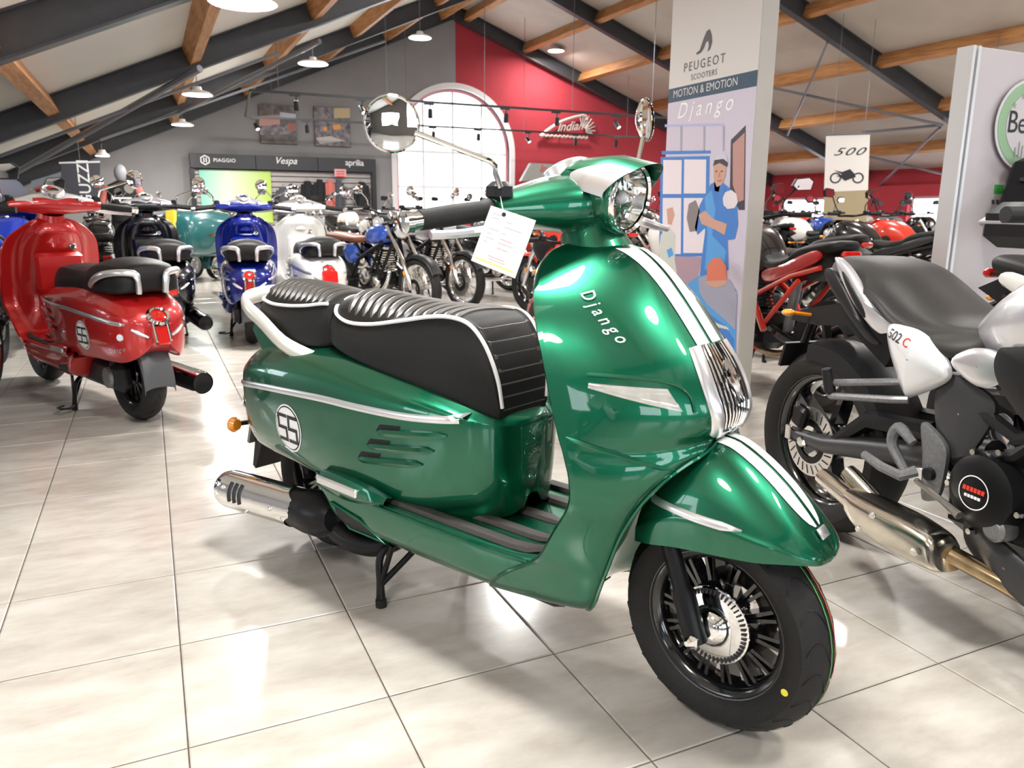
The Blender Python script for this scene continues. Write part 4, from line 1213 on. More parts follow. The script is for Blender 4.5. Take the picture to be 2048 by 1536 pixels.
# ------------------------------------------------------------------ motorcycles (X forward, Y left, Z up, origin under the rear axle)
def plate(mb, poly, y, bulge, s=1, inset=(.0, .35, .75), back=.012):
    """closed outline in the side plane, domed outwards; s = side sign"""
    P = np.array(poly, float); c = P.mean(0); n = len(P)
    Q = resample(P, n * 5, True)
    rings = [[(q[0], s * (y - back), q[1]) for q in Q], [(q[0], s * y, q[1]) for q in Q]]
    for k in (.88, .62, .30, .02):
        rings.append([(c[0] + (q[0] - c[0]) * k, s * (y + bulge * (1 - k * k) ** .6), c[1] + (q[1] - c[1]) * k) for q in Q])
    mb.grid(np.array(rings), closev=True, flip=(s > 0))
    return mb
def loft_sym(sts, nu=30, nv=40):
    """stations: X, half width, z bottom, z top, squareness"""
    ctrl = []
    for X, w, zb, zt in sts:
        h = zt - zb
        half = [(0, zt), (w * .55, zt - h * .03), (w * .88, zt - h * .18), (w, zt - h * .45), (w * .95, zb + h * .25), (w * .75, zb + h * .04), (0, zb)]
        ctrl.append([(X, -y, z) for y, z in half] + [(X, y, z) for y, z in half[-2:0:-1]])
    return surf(ctrl, nu, nv, True)
def part_loft(name, sts, m_, root, nu=30, nv=40):
    m = MB(); m.grid(loft_sym(sts, nu, nv), closev=True, cap=True); return m.o(name, m_, root, ang=55), m

def bars(root, hx, hz, wd=.36, rise=.02, back=.10, mir='round', fork_x=None, lever_m=None, mirrors=True):
    lever_m = lever_m or black_m
    m = MB()
    pts = [(hx - back, -wd, hz + rise), (hx - back * .8, -wd * .6, hz + rise), (hx - .01, -.12, hz), (hx, 0, hz), (hx - .01, .12, hz), (hx - back * .8, wd * .6, hz + rise), (hx - back, wd, hz + rise)]
    m.tube(pts, .011, 8, smooth=24); m.o('handlebar', black_m, root)
    for s in (-1, 1):
        m = MB(); m.tube([(hx - back * .85, s * wd * .66, hz + rise), (hx - back * 1.02, s * (wd + .02), hz + rise)], .017, 10); g = m.o('grip', rubber, root)
        m = MB(); m.tube([(hx - back * .6, s * wd * .62, hz + rise + .01), (hx - back * .55 + .03, s * wd * .8, hz + rise - .005), (hx - back * .8 + .03, s * wd * 1.02, hz + rise - .01)], .006, 6); m.o('lever', lever_m, root)
        m = MB(); m.box((hx - back * .7, s * wd * .56, hz + rise + .012), (.05, .05, .045), None, .01); m.o('switch_block', black_p, root)
        if mirrors:
            b = Vector((hx - back * .6, s * wd * .55, hz + rise + .02)); e = b + Vector((.0, s * .11, .16))
            m = MB(); m.tube([b, b + Vector((.02, s * .03, .07)), e], .0055, 6, smooth=10); st = m.o('mirror_stem', black_m if mir != 'chrome' else chrome, root)
            if mir in ('round', 'chrome'):
                m = MB(); m.lathe([(0, -.02), (.035, -.016), (.05, 0), (.046, .004), (0, .004)], e, (-1, -s * .2, .05), 20); sh = m.o('mirror', black_p if mir == 'round' else chrome, root)
                m = MB(); m.lathe([(0, .0052), (.044, .0052)], e, (-1, -s * .2, .05), 18); m.o('mirror_glass', mirror_m, sh)
            else:
                c = e + Vector((0, s * .03, .01))
                m = MB(); m.prism([(-.075, -.01), (-.05, .035), (.04, .045), (.075, .02), (.06, -.035), (-.04, -.04)], lambda u, v, t: (c.x + t, c.y + s * u, c.z + v), 0, .025); sh = m.o('mirror', black_p, root, ang=20)
                m = MB(); m.prism([(-.068, -.009), (-.046, .030), (.037, .039), (.068, .017), (.054, -.031), (-.036, -.035)], lambda u, v, t: (c.x + t, c.y + s * u, c.z + v), -.002, .0); m.o('mirror_glass', mirror_m, sh, flat=True)

def engine(root, x0=.62, finm=None, case=None):
    case = case or black_m
    m = MB(); m.box((x0 + .13, 0, .36), (.40, .27, .22), Matrix.Rotation(-.05, 3, 'Y'), .05); en = m.o('crankcase', case, root)
    for s in (-1, 1):
        m = MB(); m.lathe([(0, .03), (.06, .028), (.085, .015), (.092, -.02)], (x0 + .10, s * .14, .39), (0, s, 0), 22); m.o('clutch_cover', finm or case, en)
        m = MB(); m.lathe([(0, .025), (.05, .022), (.065, .005), (.068, -.02)], (x0 + .27, s * .135, .34), (0, s, 0), 20); m.o('alternator_cover', finm or case, en)
    m = MB()
    d = Vector((.22, 0, .97)).normalized()
    for k in range(9):
        c = Vector((x0 + .24, 0, .47)) + d * (.024 * k)
        m.box(c, (.20 - .004 * abs(k - 4), .20, .011), Matrix.Rotation(.22, 3, 'Y'))
    cyl = m.o('cylinder_fins', finm or case, root, flat=True); cyl['kind'] = 'stuff'
    m = MB(); m.box(Vector((x0 + .24, 0, .47)) + d * .10, (.15, .15, .24), Matrix.Rotation(.22, 3, 'Y'), .02); m.o('cylinder', case, root)
    m = MB(); m.box(Vector((x0 + .24, 0, .47)) + d * .235, (.19, .19, .06), Matrix.Rotation(.22, 3, 'Y'), .02); m.o('cylinder_head', finm or case, root)

def build_moto(root, style, C, wb=1.42, lod=False):
    r = .305
    classic = style == 'classic'
    tank_m, frame_m, seat_m = C['tank'], C.get('frame', black_m), C.get('seat', leather)
    rim_m = C.get('rim', black_g)
    for nm, cx in (('rear_tyre', 0.0), ('front_tyre', wb)):
        wheel(root, nm, cx, r, .13 if nm[0] == 'r' else .11, .222 if not classic else .235, chrome if classic else rim_m, kind='spoke' if classic else 'cast', spokes=28 if classic else 5, grooves=False, n=36, pair=False,
              disc=(.115 if nm[0] == 'r' else .15, -.075 if nm[0] == 'r' else -.068, steel))
    hx, hz = wb - .44, .985
    # fork
    for s in (-1, 1):
        m = MB(); m.tube([(wb - .005, s * .095, r - .01), (wb - .13, s * .095, r + .27), (wb - .132, s * .095, r + .275), (hx + .03, s * .095, .93)], [.026, .026, .019, .019] if classic else [.02, .02, .027, .027], 10); m.o('fork_leg', steel if classic else C.get('fork', black_m), root)
        m = MB(); m.box((wb - .085, s * .118, r + .15), (.03, .012, .045), Matrix.Rotation(-.42, 3, 'Y'), .003); m.o('side_reflector', amber, root)
    m = MB(); m.box((hx + .035, 0, .915), (.07, .24, .03), None, .01); m.box((hx + .095, 0, .79), (.07, .24, .03), None, .01); m.o('fork_clamp', black_m, root)
    # front fender
    rows = []
    for a in np.linspace(.5, 2.2, 14):
        rr = r + .022
        rows.append([(wb + rr * math.cos(a) - .0, y, r + rr * math.sin(a) + dz) for y, dz in ((-.065, -.03), (-.06, -.008), (-.03, .004), (0, .007), (.03, .004), (.06, -.008), (.065, -.03))])
    m = MB(); m.grid(np.array(rows)); m.grid(np.array(rows) - np.array([0, 0, .004]), flip=True); m.o('front_fender', C.get('fender', black_p), root, ang=60)
    # frame, swing arm
    m = MB()
    for s in (-1, 1):
        m.tube([(hx + .05, s * .03, .88), (.95, s * .12, .72), (.60, s * .14, .56), (.46, s * .13, .38)], .02, 8)
        m.tube([(hx + .09, s * .03, .78), (1.02, s * .12, .52), (.88, s * .13, .30), (.55, s * .13, .25)], .018, 8)
        m.tube([(.60, s * .12, .58), (.25, s * .11, .72), (.02, s * .09, .78 if not classic else .70)], .015, 8)
        m.tube([(.48, s * .12, .42), (.18, s * .11, .70)], .014, 8)
        m.tube([(.78, s * .13, .64), (.98, s * .125, .40)], .014, 8)
        m.tube([(.95, s * .12, .70), (.80, s * .13, .44)], .014, 8)
    m.o('frame', frame_m, root)
    m = MB()
    for s in (-1, 1): m.tube([(0, s * .085, r), (.28, s * .085, .35), (.50, s * .06, .38)], [.024, .028, .03], 8)
    m.tube([(.36, -.08, .36), (.36, .08, .36)], .026, 8); m.o('swing_arm', C.get('arm', black_m), root)
    if classic:
        for s in (-1, 1):
            m = MB(); m.tube([(.03, s * .125, r + .03), (.14, s * .12, .66)], .014, 8)
            for k in range(8): m.lathe([(.020, -.004), (.026, 0), (.020, .004)], (.05 + .009 * k * 1.1, s * .124, r + .09 + .028 * k), (.3, 0, .95), 10)
            m.o('rear_shock', chrome, root)
    else:
        m = MB(); m.tube([(.42, 0, .36), (.36, 0, .68)], .03, 10); m.o('rear_shock', C.get('accent', red_p), root)
    engine(root, .60, steel if classic else None)
    # tank
    if classic:
        tk = [(.62, .05, .76, .80), (.65, .095, .73, .845), (.74, .125, .715, .895), (.85, .142, .71, .915), (.95, .135, .725, .91), (1.02, .105, .76, .895), (1.06, .05, .80, .86)]
    else:
        tk = [(.60, .07, .74, .80), (.64, .105, .70, .86), (.74, .14, .67, .945), (.85, .172, .68, .985), (.95, .178, .72, .985), (1.03, .14, .78, .955), (1.08, .07, .84, .91)]
    part_loft('fuel_tank', tk, tank_m, root)
    m = MB(); m.lathe([(0, .012), (.028, .010), (.032, 0)], (.86, 0, tk[3][3] - .002), (0.05, 0, 1), 16); m.o('fuel_cap', chrome, root)
    if not classic:
        for s in (-1, 1):
            m = MB(); plate(m, [(.78, .80), (.98, .86), (1.16, .74), (1.12, .62), (1.0, .55), (.92, .62)], .165, .02, s); m.o('radiator_shroud', C.get('shroud', tank_m), root, ang=60)
            m = MB(); plate(m, [(.05, .87), (.30, .80), (.56, .72), (.50, .66), (.28, .72), (.02, .82)], .11, .02, s); m.o('tail_panel', C.get('tail', tank_m), root, ang=60)
        m = MB(); m.box((1.06, 0, .55), (.03, .30, .26), Matrix.Rotation(-.2, 3, 'Y'), .005); m.o('radiator', black_p, root)
        part_loft('seat', [(-.08, .04, .88, .91), (-.04, .09, .86, .925), (.12, .115, .83, .905), (.24, .12, .80, .875), (.30, .125, .76, .835), (.42, .13, .73, .81), (.55, .11, .73, .81), (.64, .07, .75, .82)], seat_m, root, 26, 32)
        m = MB(); m.prism([(-.10, .80), (-.02, .84), (.18, .74), (.10, .70)], lambda u, v, t: (u, t, v), -.08, .08); m.o('tail_underside', black_p, root, ang=20)
        m = MB(); m.box((-.10, 0, .855), (.03, .11, .035), Matrix.Rotation(.3, 3, 'Y'), .01); m.o('tail_light', red_l, root)
        m = MB(); m.tube([(.0, 0, .78), (-.16, 0, .70), (-.22, 0, .58)], .014, 8); m.box((-.225, 0, .53), (.012, .18, .14), Matrix.Rotation(.25, 3, 'Y')); m.o('plate_hanger', black_p, root)
        for s in (-1, 1):
            m = MB(); m.tube([(-.16, 0, .69), (-.17, s * .11, .69)], .007, 6); m.ell((-.172, s * .125, .69), (.02, .022, .014)); m.o('rear_indicator', amber, root)
            m = MB(); m.tube([(hx + .1, s * .1, .83), (hx + .1, s * .19, .83)], .006, 6); m.ell((hx + .1, s * .2, .83), (.018, .022, .014)); m.o('front_indicator', amber, root)
        # headlight mask
        m = MB(); m.grid(surf([[(hx + .10 + a, y * w, z) for y in (-1, -.6, 0, .6, 1)] for a, w, z in ((-.02, .09, .99), (.06, .10, .95), (.10, .11, .88), (.09, .10, .81), (.03, .07, .76))], 14, 12)); m.grid(surf([[(hx + .04 + a * .3, y * w, z) for y in (-1, -.6, 0, .6, 1)] for a, w, z in ((-.02, .09, .99), (.06, .10, .95), (.10, .11, .88), (.09, .10, .81), (.03, .07, .76))], 14, 12), flip=True); m.o('headlight_mask', C.get('mask', tank_m), root, ang=60)
        m = MB(); m.ell((hx + .165, 0, .86), (.045, .085, .055)); m.o('headlight', glass_l if False else mat('headlight_glass', (.75, .78, .82), .08, .4, 1.0), root)
        bars(root, hx, 1.03, .37, .02, .10, 'angular')
    else:
        part_loft('seat', [(-.10, .05, .77, .80), (-.06, .105, .745, .815), (.10, .125, .735, .815), (.28, .128, .725, .80), (.42, .122, .715, .785), (.55, .10, .72, .785), (.62, .06, .73, .78)], seat_m, root, 24, 32)
        for s in (-1, 1):
            m = MB(); plate(m, [(.30, .70), (.52, .68), (.56, .56), (.42, .50), (.30, .56)], .12, .02, s); m.o('side_cover', C.get('cover', tank_m), root, ang=60)
            m = MB(); m.tube([(-.02, s * .08, .72), (-.03, s * .16, .72)], .006, 6); m.lathe([(0, .016), (.022, .012), (.024, -.01)], (-.035, s * .175, .72), (-1, 0, 0), 14); m.o('rear_indicator', amber, root)
        rows = []
        for a in np.linspace(.9, 2.9, 16):
            rr = r + .03
            rows.append([(rr * math.cos(a), y, r + rr * math.sin(a) + dz) for y, dz in ((-.075, -.04), (-.07, -.01), (-.035, .005), (0, .008), (.035, .005), (.07, -.01), (.075, -.04))])
        m = MB(); m.grid(np.array(rows)); m.grid(np.array(rows) - np.array([0, 0, .004]), flip=True); m.o('rear_fender', C.get('rfender', black_p), root, ang=60)
        m = MB(); m.box((-.24, 0, .60), (.04, .08, .05), None, .01); m.o('tail_light', red_l, root)
        hc = Vector((hx + .17, 0, .865))
        m = MB(); m.lathe([(0, -.11), (.05, -.10), (.080, -.05), (.088, 0), (.086, .012)], hc, (1, 0, -.05), 26); hb = m.o('headlight_shell', C.get('lampshell', black_g), root)
        m = MB(); m.lathe([(.080, .006), (.091, .010), (.086, .022), (.078, .016)], hc, (1, 0, -.05), 26); m.o('headlight_rim', chrome, hb)
        m = MB(); m.lathe([(0, .024), (.05, .020), (.080, .014)], hc, (1, 0, -.05), 26); m.o('headlight_glass', mat('headlight_glass', (.75, .78, .82), .08, .4, 1.0), hb)
        m = MB(); m.lathe([(.04, -.02), (.042, .02), (0, .022)], (hx + .08, -.05, 1.0), (-.5, 0, .85), 16); m.lathe([(.04, -.02), (.042, .02), (0, .022)], (hx + .08, .05, 1.0), (-.5, 0, .85), 16); m.o('gauges', chrome, root)
        bars(root, hx, 1.02, .38, .05, .14, 'chrome', lever_m=chrome)
    # exhaust
    if classic:
        for s in (-1, 1):
            m = MB(); m.tube([(.98, s * .07, .52), (1.06, s * .10, .42), (.98, s * .14, .26), (.70, s * .16, .235), (.40, s * .165, .25)], .02, 10, smooth=24); m.o('header_pipe', chrome, root)
            m = MB(); m.tube([(.40, s * .165, .25), (.30, s * .168, .26), (-.10, s * .17, .30), (-.20, s * .17, .305)], [.022, .042, .042, .030], 14); m.o('silencer', chrome, root)
    else:
        m = MB(); m.tube([(.98, -.05, .52), (1.05, -.05, .38), (.95, -.06, .22), (.70, -.10, .19), (.50, -.15, .25)], .022, 10, smooth=24); m.o('header_pipe', copper_m, root)
        m = MB(); m.tube([(.52, -.15, .24), (.46, -.165, .27), (.12, -.185, .42), (.05, -.187, .45)], [.03, .05, .05, .04], 14); m.o('silencer', C.get('pipe', black_m), root)
    for s in (-1, 1):
        m = MB(); m.tube([(.50, s * .15, .34), (.50, s * .24, .345)], .012, 8); m.o('foot_peg', rubber, root)
    m = MB(); m.tube([(.56, .13, .25), (.46, .25, .0)], .011, 8); m.tube([(.46, .25, .006), (.43, .27, .006)], .014, 6); m.o('side_stand', black_m, root)
    if style == 'sport':
        for s in (-1, 1):
            m = MB(); plate(m, [(.62, .62), (.80, .80), (1.02, .93), (1.28, .90), (1.34, .76), (1.20, .52), (1.02, .30), (.72, .24), (.60, .40)], .185, .05, s); m.o('side_fairing', C.get('fairing', tank_m), root, ang=60)
        m = MB(); m.grid(surf([[(x, y * w, z) for y in (-1, -.6, 0, .6, 1)] for x, w, z in ((1.36, .06, .74), (1.36, .15, .84), (1.26, .17, .94), (1.16, .16, 1.02))], 12, 14)); m.grid(surf([[(x - .012, y * w * .98, z) for y in (-1, -.6, 0, .6, 1)] for x, w, z in ((1.36, .06, .74), (1.36, .15, .84), (1.26, .17, .94), (1.16, .16, 1.02))], 12, 14), flip=True); m.o('nose_fairing', C.get('fairing', tank_m), root, ang=60)
        G_ = surf([[(x + .05 * (1 - y * y) * 1, y * w, z) for y in (-1, -.6, 0, .6, 1)] for x, w, z in ((1.24, .15, .96), (1.10, .145, 1.10), (.98, .12, 1.22), (.94, .09, 1.26))], 12, 14)
        m = MB(); m.grid(G_); m.grid(G_ - np.array([.004, 0, .0]), flip=True); m.o('windscreen', mat('smoked_screen', (.55, .56, .58), .08, 0, 1.0), root, ang=60)
    return root

# ---- silver naked motorcycle in the right foreground
SB = thing('motorcycle', 'silver naked motorcycle with wide black seat and polished twin-tip exhaust', 'motorcycle', (2.06, 1.85, 0), rz_of(-98), 'parked motorcycles')
def build_silver(root):
    wheel(root, 'rear_tyre', 0, .315, .155, .222, black_g, spokes=5, grooves=False, pair=False, n=56, disc=(.118, -.088, mat('brake_steel', (.75, .73, .70), .3, .9)))
    wheel(root, 'front_tyre', 1.42, .31, .12, .222, black_g, spokes=5, grooves=False, pair=False, disc=(.15, -.07, steel))
    for s in (-1, 1):
        m = MB(); m.tube([(-.06, s * .098, .325), (.10, s * .102, .335), (.28, s * .095, .375), (.56, s * .07, .43)], [.022, .030, .036, .040], 10); m.o('swing_arm', mat('dark_grey_alloy', (.06, .06, .065), .4, .5), root)
        m = MB(); m.tube([(.12, s * .10, .345), (.26, s * .09, .46), (.48, s * .07, .48)], [.02, .03, .03], 8); m.o('swing_arm_brace', black_m, root)
    m = MB(); m.box((-.035, -.105, .325), (.10, .02, .05), None, .006); m.box((-.02, -.118, .40), (.06, .035, .075), Matrix.Rotation(.3, 3, 'Y'), .01); m.o('brake_caliper', black_m, root)
    m = MB(); m.box((-.075, -.12, .33), (.028, .012, .05), None, .003); m.o('chain_adjuster', steel, root)
    m = MB(); m.lathe([(0, .012), (.016, .010), (.02, 0)], (0, -.12, .318), (0, -1, 0), 6); m.o('axle_nut', steel, root)
    rows = []
    for a in np.linspace(.35, 1.75, 14):
        rr = .338
        rows.append([(rr * math.cos(a), y, .315 + rr * math.sin(a) + dz) for y, dz in ((-.09, -.06), (-.085, -.012), (-.04, .004), (0, .007), (.04, .004), (.085, -.012), (.09, -.06))])
    m = MB(); m.grid(np.array(rows)); m.grid(np.array(rows) - np.array([0, 0, .004]), flip=True); m.o('tyre_hugger', black_p, root, ang=60)
    # seat
    sts = [(0.0, .055, .905, .925, .06, .900), (.02, .085, .895, .934, .09, .885), (.10, .115, .880, .940, .118, .868), (.20, .132, .868, .940, .136, .850), (.29, .140, .840, .922, .146, .818), (.36, .143, .800, .890, .152, .775), (.43, .142, .775, .850, .156, .742), (.51, .136, .768, .815, .158, .722), (.59, .122, .775, .805, .150, .710), (.645, .095, .785, .805, .120, .715), (.66, .05, .79, .80, .07, .74)]
    ctrl = []
    for X, wp, zp, zc, wl_, zl_ in sts:
        half = [(0, zc), (wp * .55, zc - .003), (wp * .88, (zp + zc) / 2), (wp, zp), (wl_ + .004, (zp + zl_) / 2), (wl_, zl_), (wl_ * .5, zl_), (0, zl_)]
        ctrl.append([(X, -y, z) for y, z in half] + [(X, y, z) for y, z in half[-2:0:-1]])
    m = MB(); m.grid(surf(ctrl, 50, 52, True), closev=True, cap=True); m.o('seat', mat('seat_vinyl', (.026, .024, .023), .5, noise=.15, nscale=400, bump=.15, spec=.3), root, ang=60)
    for s in (-1, 1):
        m = MB(); plate(m, [(.10, .935), (.16, .915), (.24, .848), (.31, .790), (.37, .760), (.31, .735), (.22, .790), (.145, .865)], .142, .012, s); tp = m.o('tail_panel', silver_p, root, ang=60)
        m = MB(); plate(m, [(.150, .898), (.185, .875), (.255, .805), (.262, .772), (.225, .800), (.165, .868)], .152, .006, s); m.o('tail_intake', black_p, root)
        m = MB(); plate(m, [(.06, .90), (.13, .855), (.24, .742), (.30, .70), (.24, .71), (.12, .80), (.04, .875)], .125, .01, s); m.o('tail_edge', black_p, root)
        pp = [(.372, .764), (.425, .772), (.490, .762), (.560, .722), (.592, .682), (.578, .646), (.485, .590), (.458, .592), (.395, .690)]
        m = MB(); plate(m, pp, .165, .03, s); sp = m.o('side_panel', mat('pearl_silver', (.80, .80, .82), .3, .35, .8), root, ang=60)
        b = m.bvh()
        def fn(u, v): return cast(b, (.432 + (u if s < 0 else -u) * .95, s * .4, .742 - (u if s < 0 else -u) * .22 + v), (0, -s, 0), .002) or Vector((.45, s * .19, .73))
        m = MB(); text(m, '502', lambda u, v: fn(u - .012, v), .036, .2, 1.0, .004); m.o('panel_lettering', ink, sp)
        m = MB(); text(m, 'C', lambda u, v: fn(u + .036, v), .034, .2, 1.0, .004); m.o('panel_numeral', red_b, sp)
        # tank lower facets
        m = MB(); plate(m, [(.600, .706), (.660, .752), (.735, .746), (.752, .690), (.685, .662)], .17, .012, s); m.o('tank_flank', silver_p, root, ang=30)
        m = MB(); plate(m, [(.74, .76), (.80, .78), (1.06, .84), (1.12, .72), (1.0, .60), (.86, .60), (.75, .69)], .185, .015, s); m.o('radiator_shroud', black_p, root, ang=40)
        # frame plate, rear set
        m = MB(); plate(m, [(.56, .665), (.66, .655), (.72, .62), (.70, .54), (.64, .45), (.57, .50), (.54, .60)], .145, .008, s); m.o('frame_plate', mat('dark_grey_alloy', (.06, .06, .065), .4, .5), root, ang=40)
        rs = [(.528, .526), (.575, .515), (.615, .482), (.620, .430), (.610, .350), (.575, .325), (.556, .340), (.546, .437)]
        m = MB(); plate(m, rs, .165, .008, s); rsp = m.o('footrest_plate', grey_cast, root, ang=40)
        m = MB(); m.lathe([(0, .010), (.016, .012), (.018, .0)], (.585, s * .172, .405), (0, s, 0), 16); m.o('pivot_cap', black_p, root)
        m = MB(); m.tube([(.545, s * .18, .40), (.53, s * .215, .385), (.47, s * .225, .392), (.40, s * .222, .405)], [.016, .015, .014, .012], 8); m.o('foot_peg', grey_cast, root)
        m = MB(); m.tube([(.52, s * .175, .47), (.47, s * .18, .50), (.455, s * .182, .45), (.52, s * .185, .385)], [.012, .016, .014, .012], 8, smooth=14); m.o('heel_guard', grey_cast, root)
        m = MB(); m.tube([(.44, s * .16, .62), (.40, s * .185, .612), (.22, s * .20, .572), (.19, s * .205, .555), (.22, s * .205, .532), (.44, s * .19, .572), (.475, s * .165, .578)], .011, 8); m.o('passenger_peg_bracket', grey_cast, root)
        m = MB(); m.tube([(.215, s * .206, .545), (.212, s * .225, .615)], [.018, .014], 8); m.o('passenger_peg', rubber, root)
        m = MB(); m.tube([(.66, s * .13, .60), (.80, s * .15, .56), (1.05, s * .12, .66)], .018, 8); m.o('frame_tube', black_m, root)
        m = MB(); m.tube([(.62, s * .13, .45), (.80, s * .15, .52), (1.04, s * .12, .78)], .018, 8); m.o('frame_tube', black_m, root)
    m = MB(); m.tube([(.56, -.19, .38), (.66, -.20, .36), (.72, -.205, .345)], [.008, .008, .012], 8); m.o('brake_pedal', steel, root)
    m = MB(); m.prism([(.30, .70), (.10, .80), (-.10, .755), (-.19, .73), (-.20, .70), (-.06, .70), (.08, .72), (.26, .62)], lambda u, v, t: (u, t, v), -.055, .055); m.o('tail_bracket', black_p, root, ang=20)
    m = MB(); m.tube([(-.15, 0, .715), (-.19, 0, .62)], .014, 8); m.box((-.195, 0, .58), (.012, .17, .09), Matrix.Rotation(.3, 3, 'Y')); m.o('plate_hanger', black_p, root)
    m = MB(); m.box((-.205, 0, .545), (.012, .05, .03), Matrix.Rotation(.3, 3, 'Y'), .003); m.o('plate_reflector', mat('cream_reflector', (.75, .68, .42), .3), root)
    for s in (-1, 1):
        m = MB(); m.tube([(-.10, s * .05, .73), (-.11, s * .12, .74)], .007, 6); m.ell((-.112, s * .135, .74), (.02, .024, .012)); m.o('rear_indicator', amber, root)
    # exhaust: flat box silencer with two raked outlets
    es = mat('polished_exhaust', (.78, .73, .64), .18, 1.0, noise=.12, nscale=25)
    for yo, x0, z0 in ((-.245, .262, .298), (-.195, .312, .322)):
        a, b_ = Vector((x0, yo, z0)), Vector((.49, yo + .015, .238))
        d = (b_ - a).normalized(); L = (b_ - a).length
        m = MB(); m.lathe([(.021, .0), (.024, .0), (.026, .02), (.029, L), (.02, L)], a, d, 18); 
        m.lathe([(.021, 0), (.021, .10), (0, .11)], a, d, 18); m.o('outlet', es, root)
    rows = []
    for X, zc, hh, yc, wd in ((.40, .262, .036, -.22, .055), (.44, .250, .046, -.22, .060), (.52, .243, .052, -.218, .062), (.60, .240, .053, -.215, .060), (.68, .236, .046, -.212, .052), (.705, .234, .036, -.21, .042)):
        rows.append([(X - .018 * math.sin(t), yc + wd * math.copysign(abs(math.cos(t)) ** .55, math.cos(t)), zc + hh * math.copysign(abs(math.sin(t)) ** .55, math.sin(t))) for t in np.linspace(0, 2 * PI, 25)[:-1]])
    m = MB(); m.grid(surf(rows, 24, 48, True), closev=True, cap=True); sil = m.o('silencer', es, root, ang=40)
    for X, z in ((.515, .272), (.665, .232), (.47, .215)):
        m = MB(); m.lathe([(0, .006), (.007, .006), (.011, .0)], (X, -.277, z), (0, -1, 0), 8); m.o('silencer_bolt', steel, sil)
    m = MB(); m.tube([(.70, -.20, .235), (.80, -.14, .20), (.95, -.08, .17), (1.08, -.05, .28), (1.12, -.05, .45)], .024, 10, smooth=24); m.o('header_pipe', copper_m, root)
    # engine
    engine(root, .64)
    m = MB(); m.lathe([(0, .03), (.060, .028), (.090, .012), (.098, -.03)], (.742, -.168, .412), (0, -1, 0), 30); cc = m.o('clutch_case', black_m, root)
    m = MB(); m.lathe([(.040, .0305), (.043, .0305)], (.742, -.168, .412), (0, -1, 0), 30); m.o('emblem_ring', white, cc)
    for k in range(6): m = MB(); m.box((.742 - .026 + .0105 * k, -.199, .419), (.008, .002, .011), Matrix.Rotation(.15, 3, 'Y')); m.o('emblem_red_mark', red_b, cc, flat=True)
    for k in range(5): m = MB(); m.box((.742 - .020 + .0095 * k, -.199, .401), (.007, .002, .007)); m.o('emblem_white_mark', white, cc, flat=True)
    m = MB(); m.lathe([(0, .018), (.022, .018), (.032, .010), (.033, -.03)], (.79, -.165, .335), (0, -1, 0), 20); m.o('filter_cap', grey_cast, root)
    for s in (-1, 1):
        m = MB(); plate(m, [(.69, .325), (.74, .318), (1.0, .22), (.98, .15), (.80, .20), (.70, .255)], .15, .01, s); m.o('belly_pan', mat('dark_grey_alloy', (.06, .06, .065), .4, .5), root, ang=40)
    for (x_, z_) in ((.70, .50), (.77, .52), (.64, .40), (.66, .33), (.80, .47), (.84, .39), (.72, .30)):
        m = MB(); m.lathe([(0, .008), (.008, .008), (.010, -.004)], (x_, -.165, z_), (0, -1, 0), 6); m.o('case_bolt', steel, root)
    # tank and front end
    part_loft('fuel_tank', [(.575, .06, .76, .80), (.60, .10, .735, .825), (.68, .145, .715, .90), (.80, .185, .71, .975), (.92, .19, .73, 1.0), (1.02, .15, .78, .98), (1.08, .07, .85, .93)], silver_p, root)
    for s in (-1, 1):
        m = MB(); m.tube([(1.415, s * .095, .30), (1.29, s * .095, .58), (1.02, s * .095, .96)], [.022, .026, .026], 10); m.o('fork_leg', gold_m, root)
    m = MB(); m.ell((1.16, 0, .88), (.07, .10, .08)); m.o('headlight', black_g, root)
    rows = []
    for a in np.linspace(.5, 2.2, 12):
        rows.append([(1.42 + .335 * math.cos(a), y, .31 + .335 * math.sin(a) + dz) for y, dz in ((-.065, -.03), (-.05, .0), (0, .007), (.05, .0), (.065, -.03))])
    m = MB(); m.grid(np.array(rows)); m.o('front_fender', silver_p, root)
    bars(root, 1.0, 1.05, .38, .02, .10, 'angular')
    m = MB(); m.tube([(.56, .13, .25), (.46, .25, .0)], .011, 8); m.o('side_stand', black_m, root)
build_silver(SB)
# ------------------------------------------------------------------ other scooters
PROTO_S = thing('motor_scooter', 'red retro scooter seen from behind, black bench seat with silver grab handles', 'scooter', (-.11, 4.32, 0), rz_of(113), 'retro scooters')
build_scooter(PROTO_S, {'body': red_p, 'stripe': None, 'num': '55'}, hero=False, touring=True)
copy_tree(PROTO_S, (.10, 6.64, 0), rz_of(96), 'glossy black retro scooter standing just behind the red one', remap={'red_paint': black_pt})
copy_tree(PROTO_S, (.70, 6.50, 0), rz_of(84), 'dark blue retro scooter with silver grab handles behind the green saddle', remap={'red_paint': blue_p})
_vs = copy_tree(PROTO_S, (1.36, 6.95, 0), rz_of(90), 'cream white scooter with square red tail light beside the blue one', remap={'red_paint': white_p})

m = MB(); m.box((-.345, 0, .50), (.05, .13, .12), Matrix.Rotation(.2, 3, 'Y'), .015); m.o('square_tail_light', red_l, _vs)
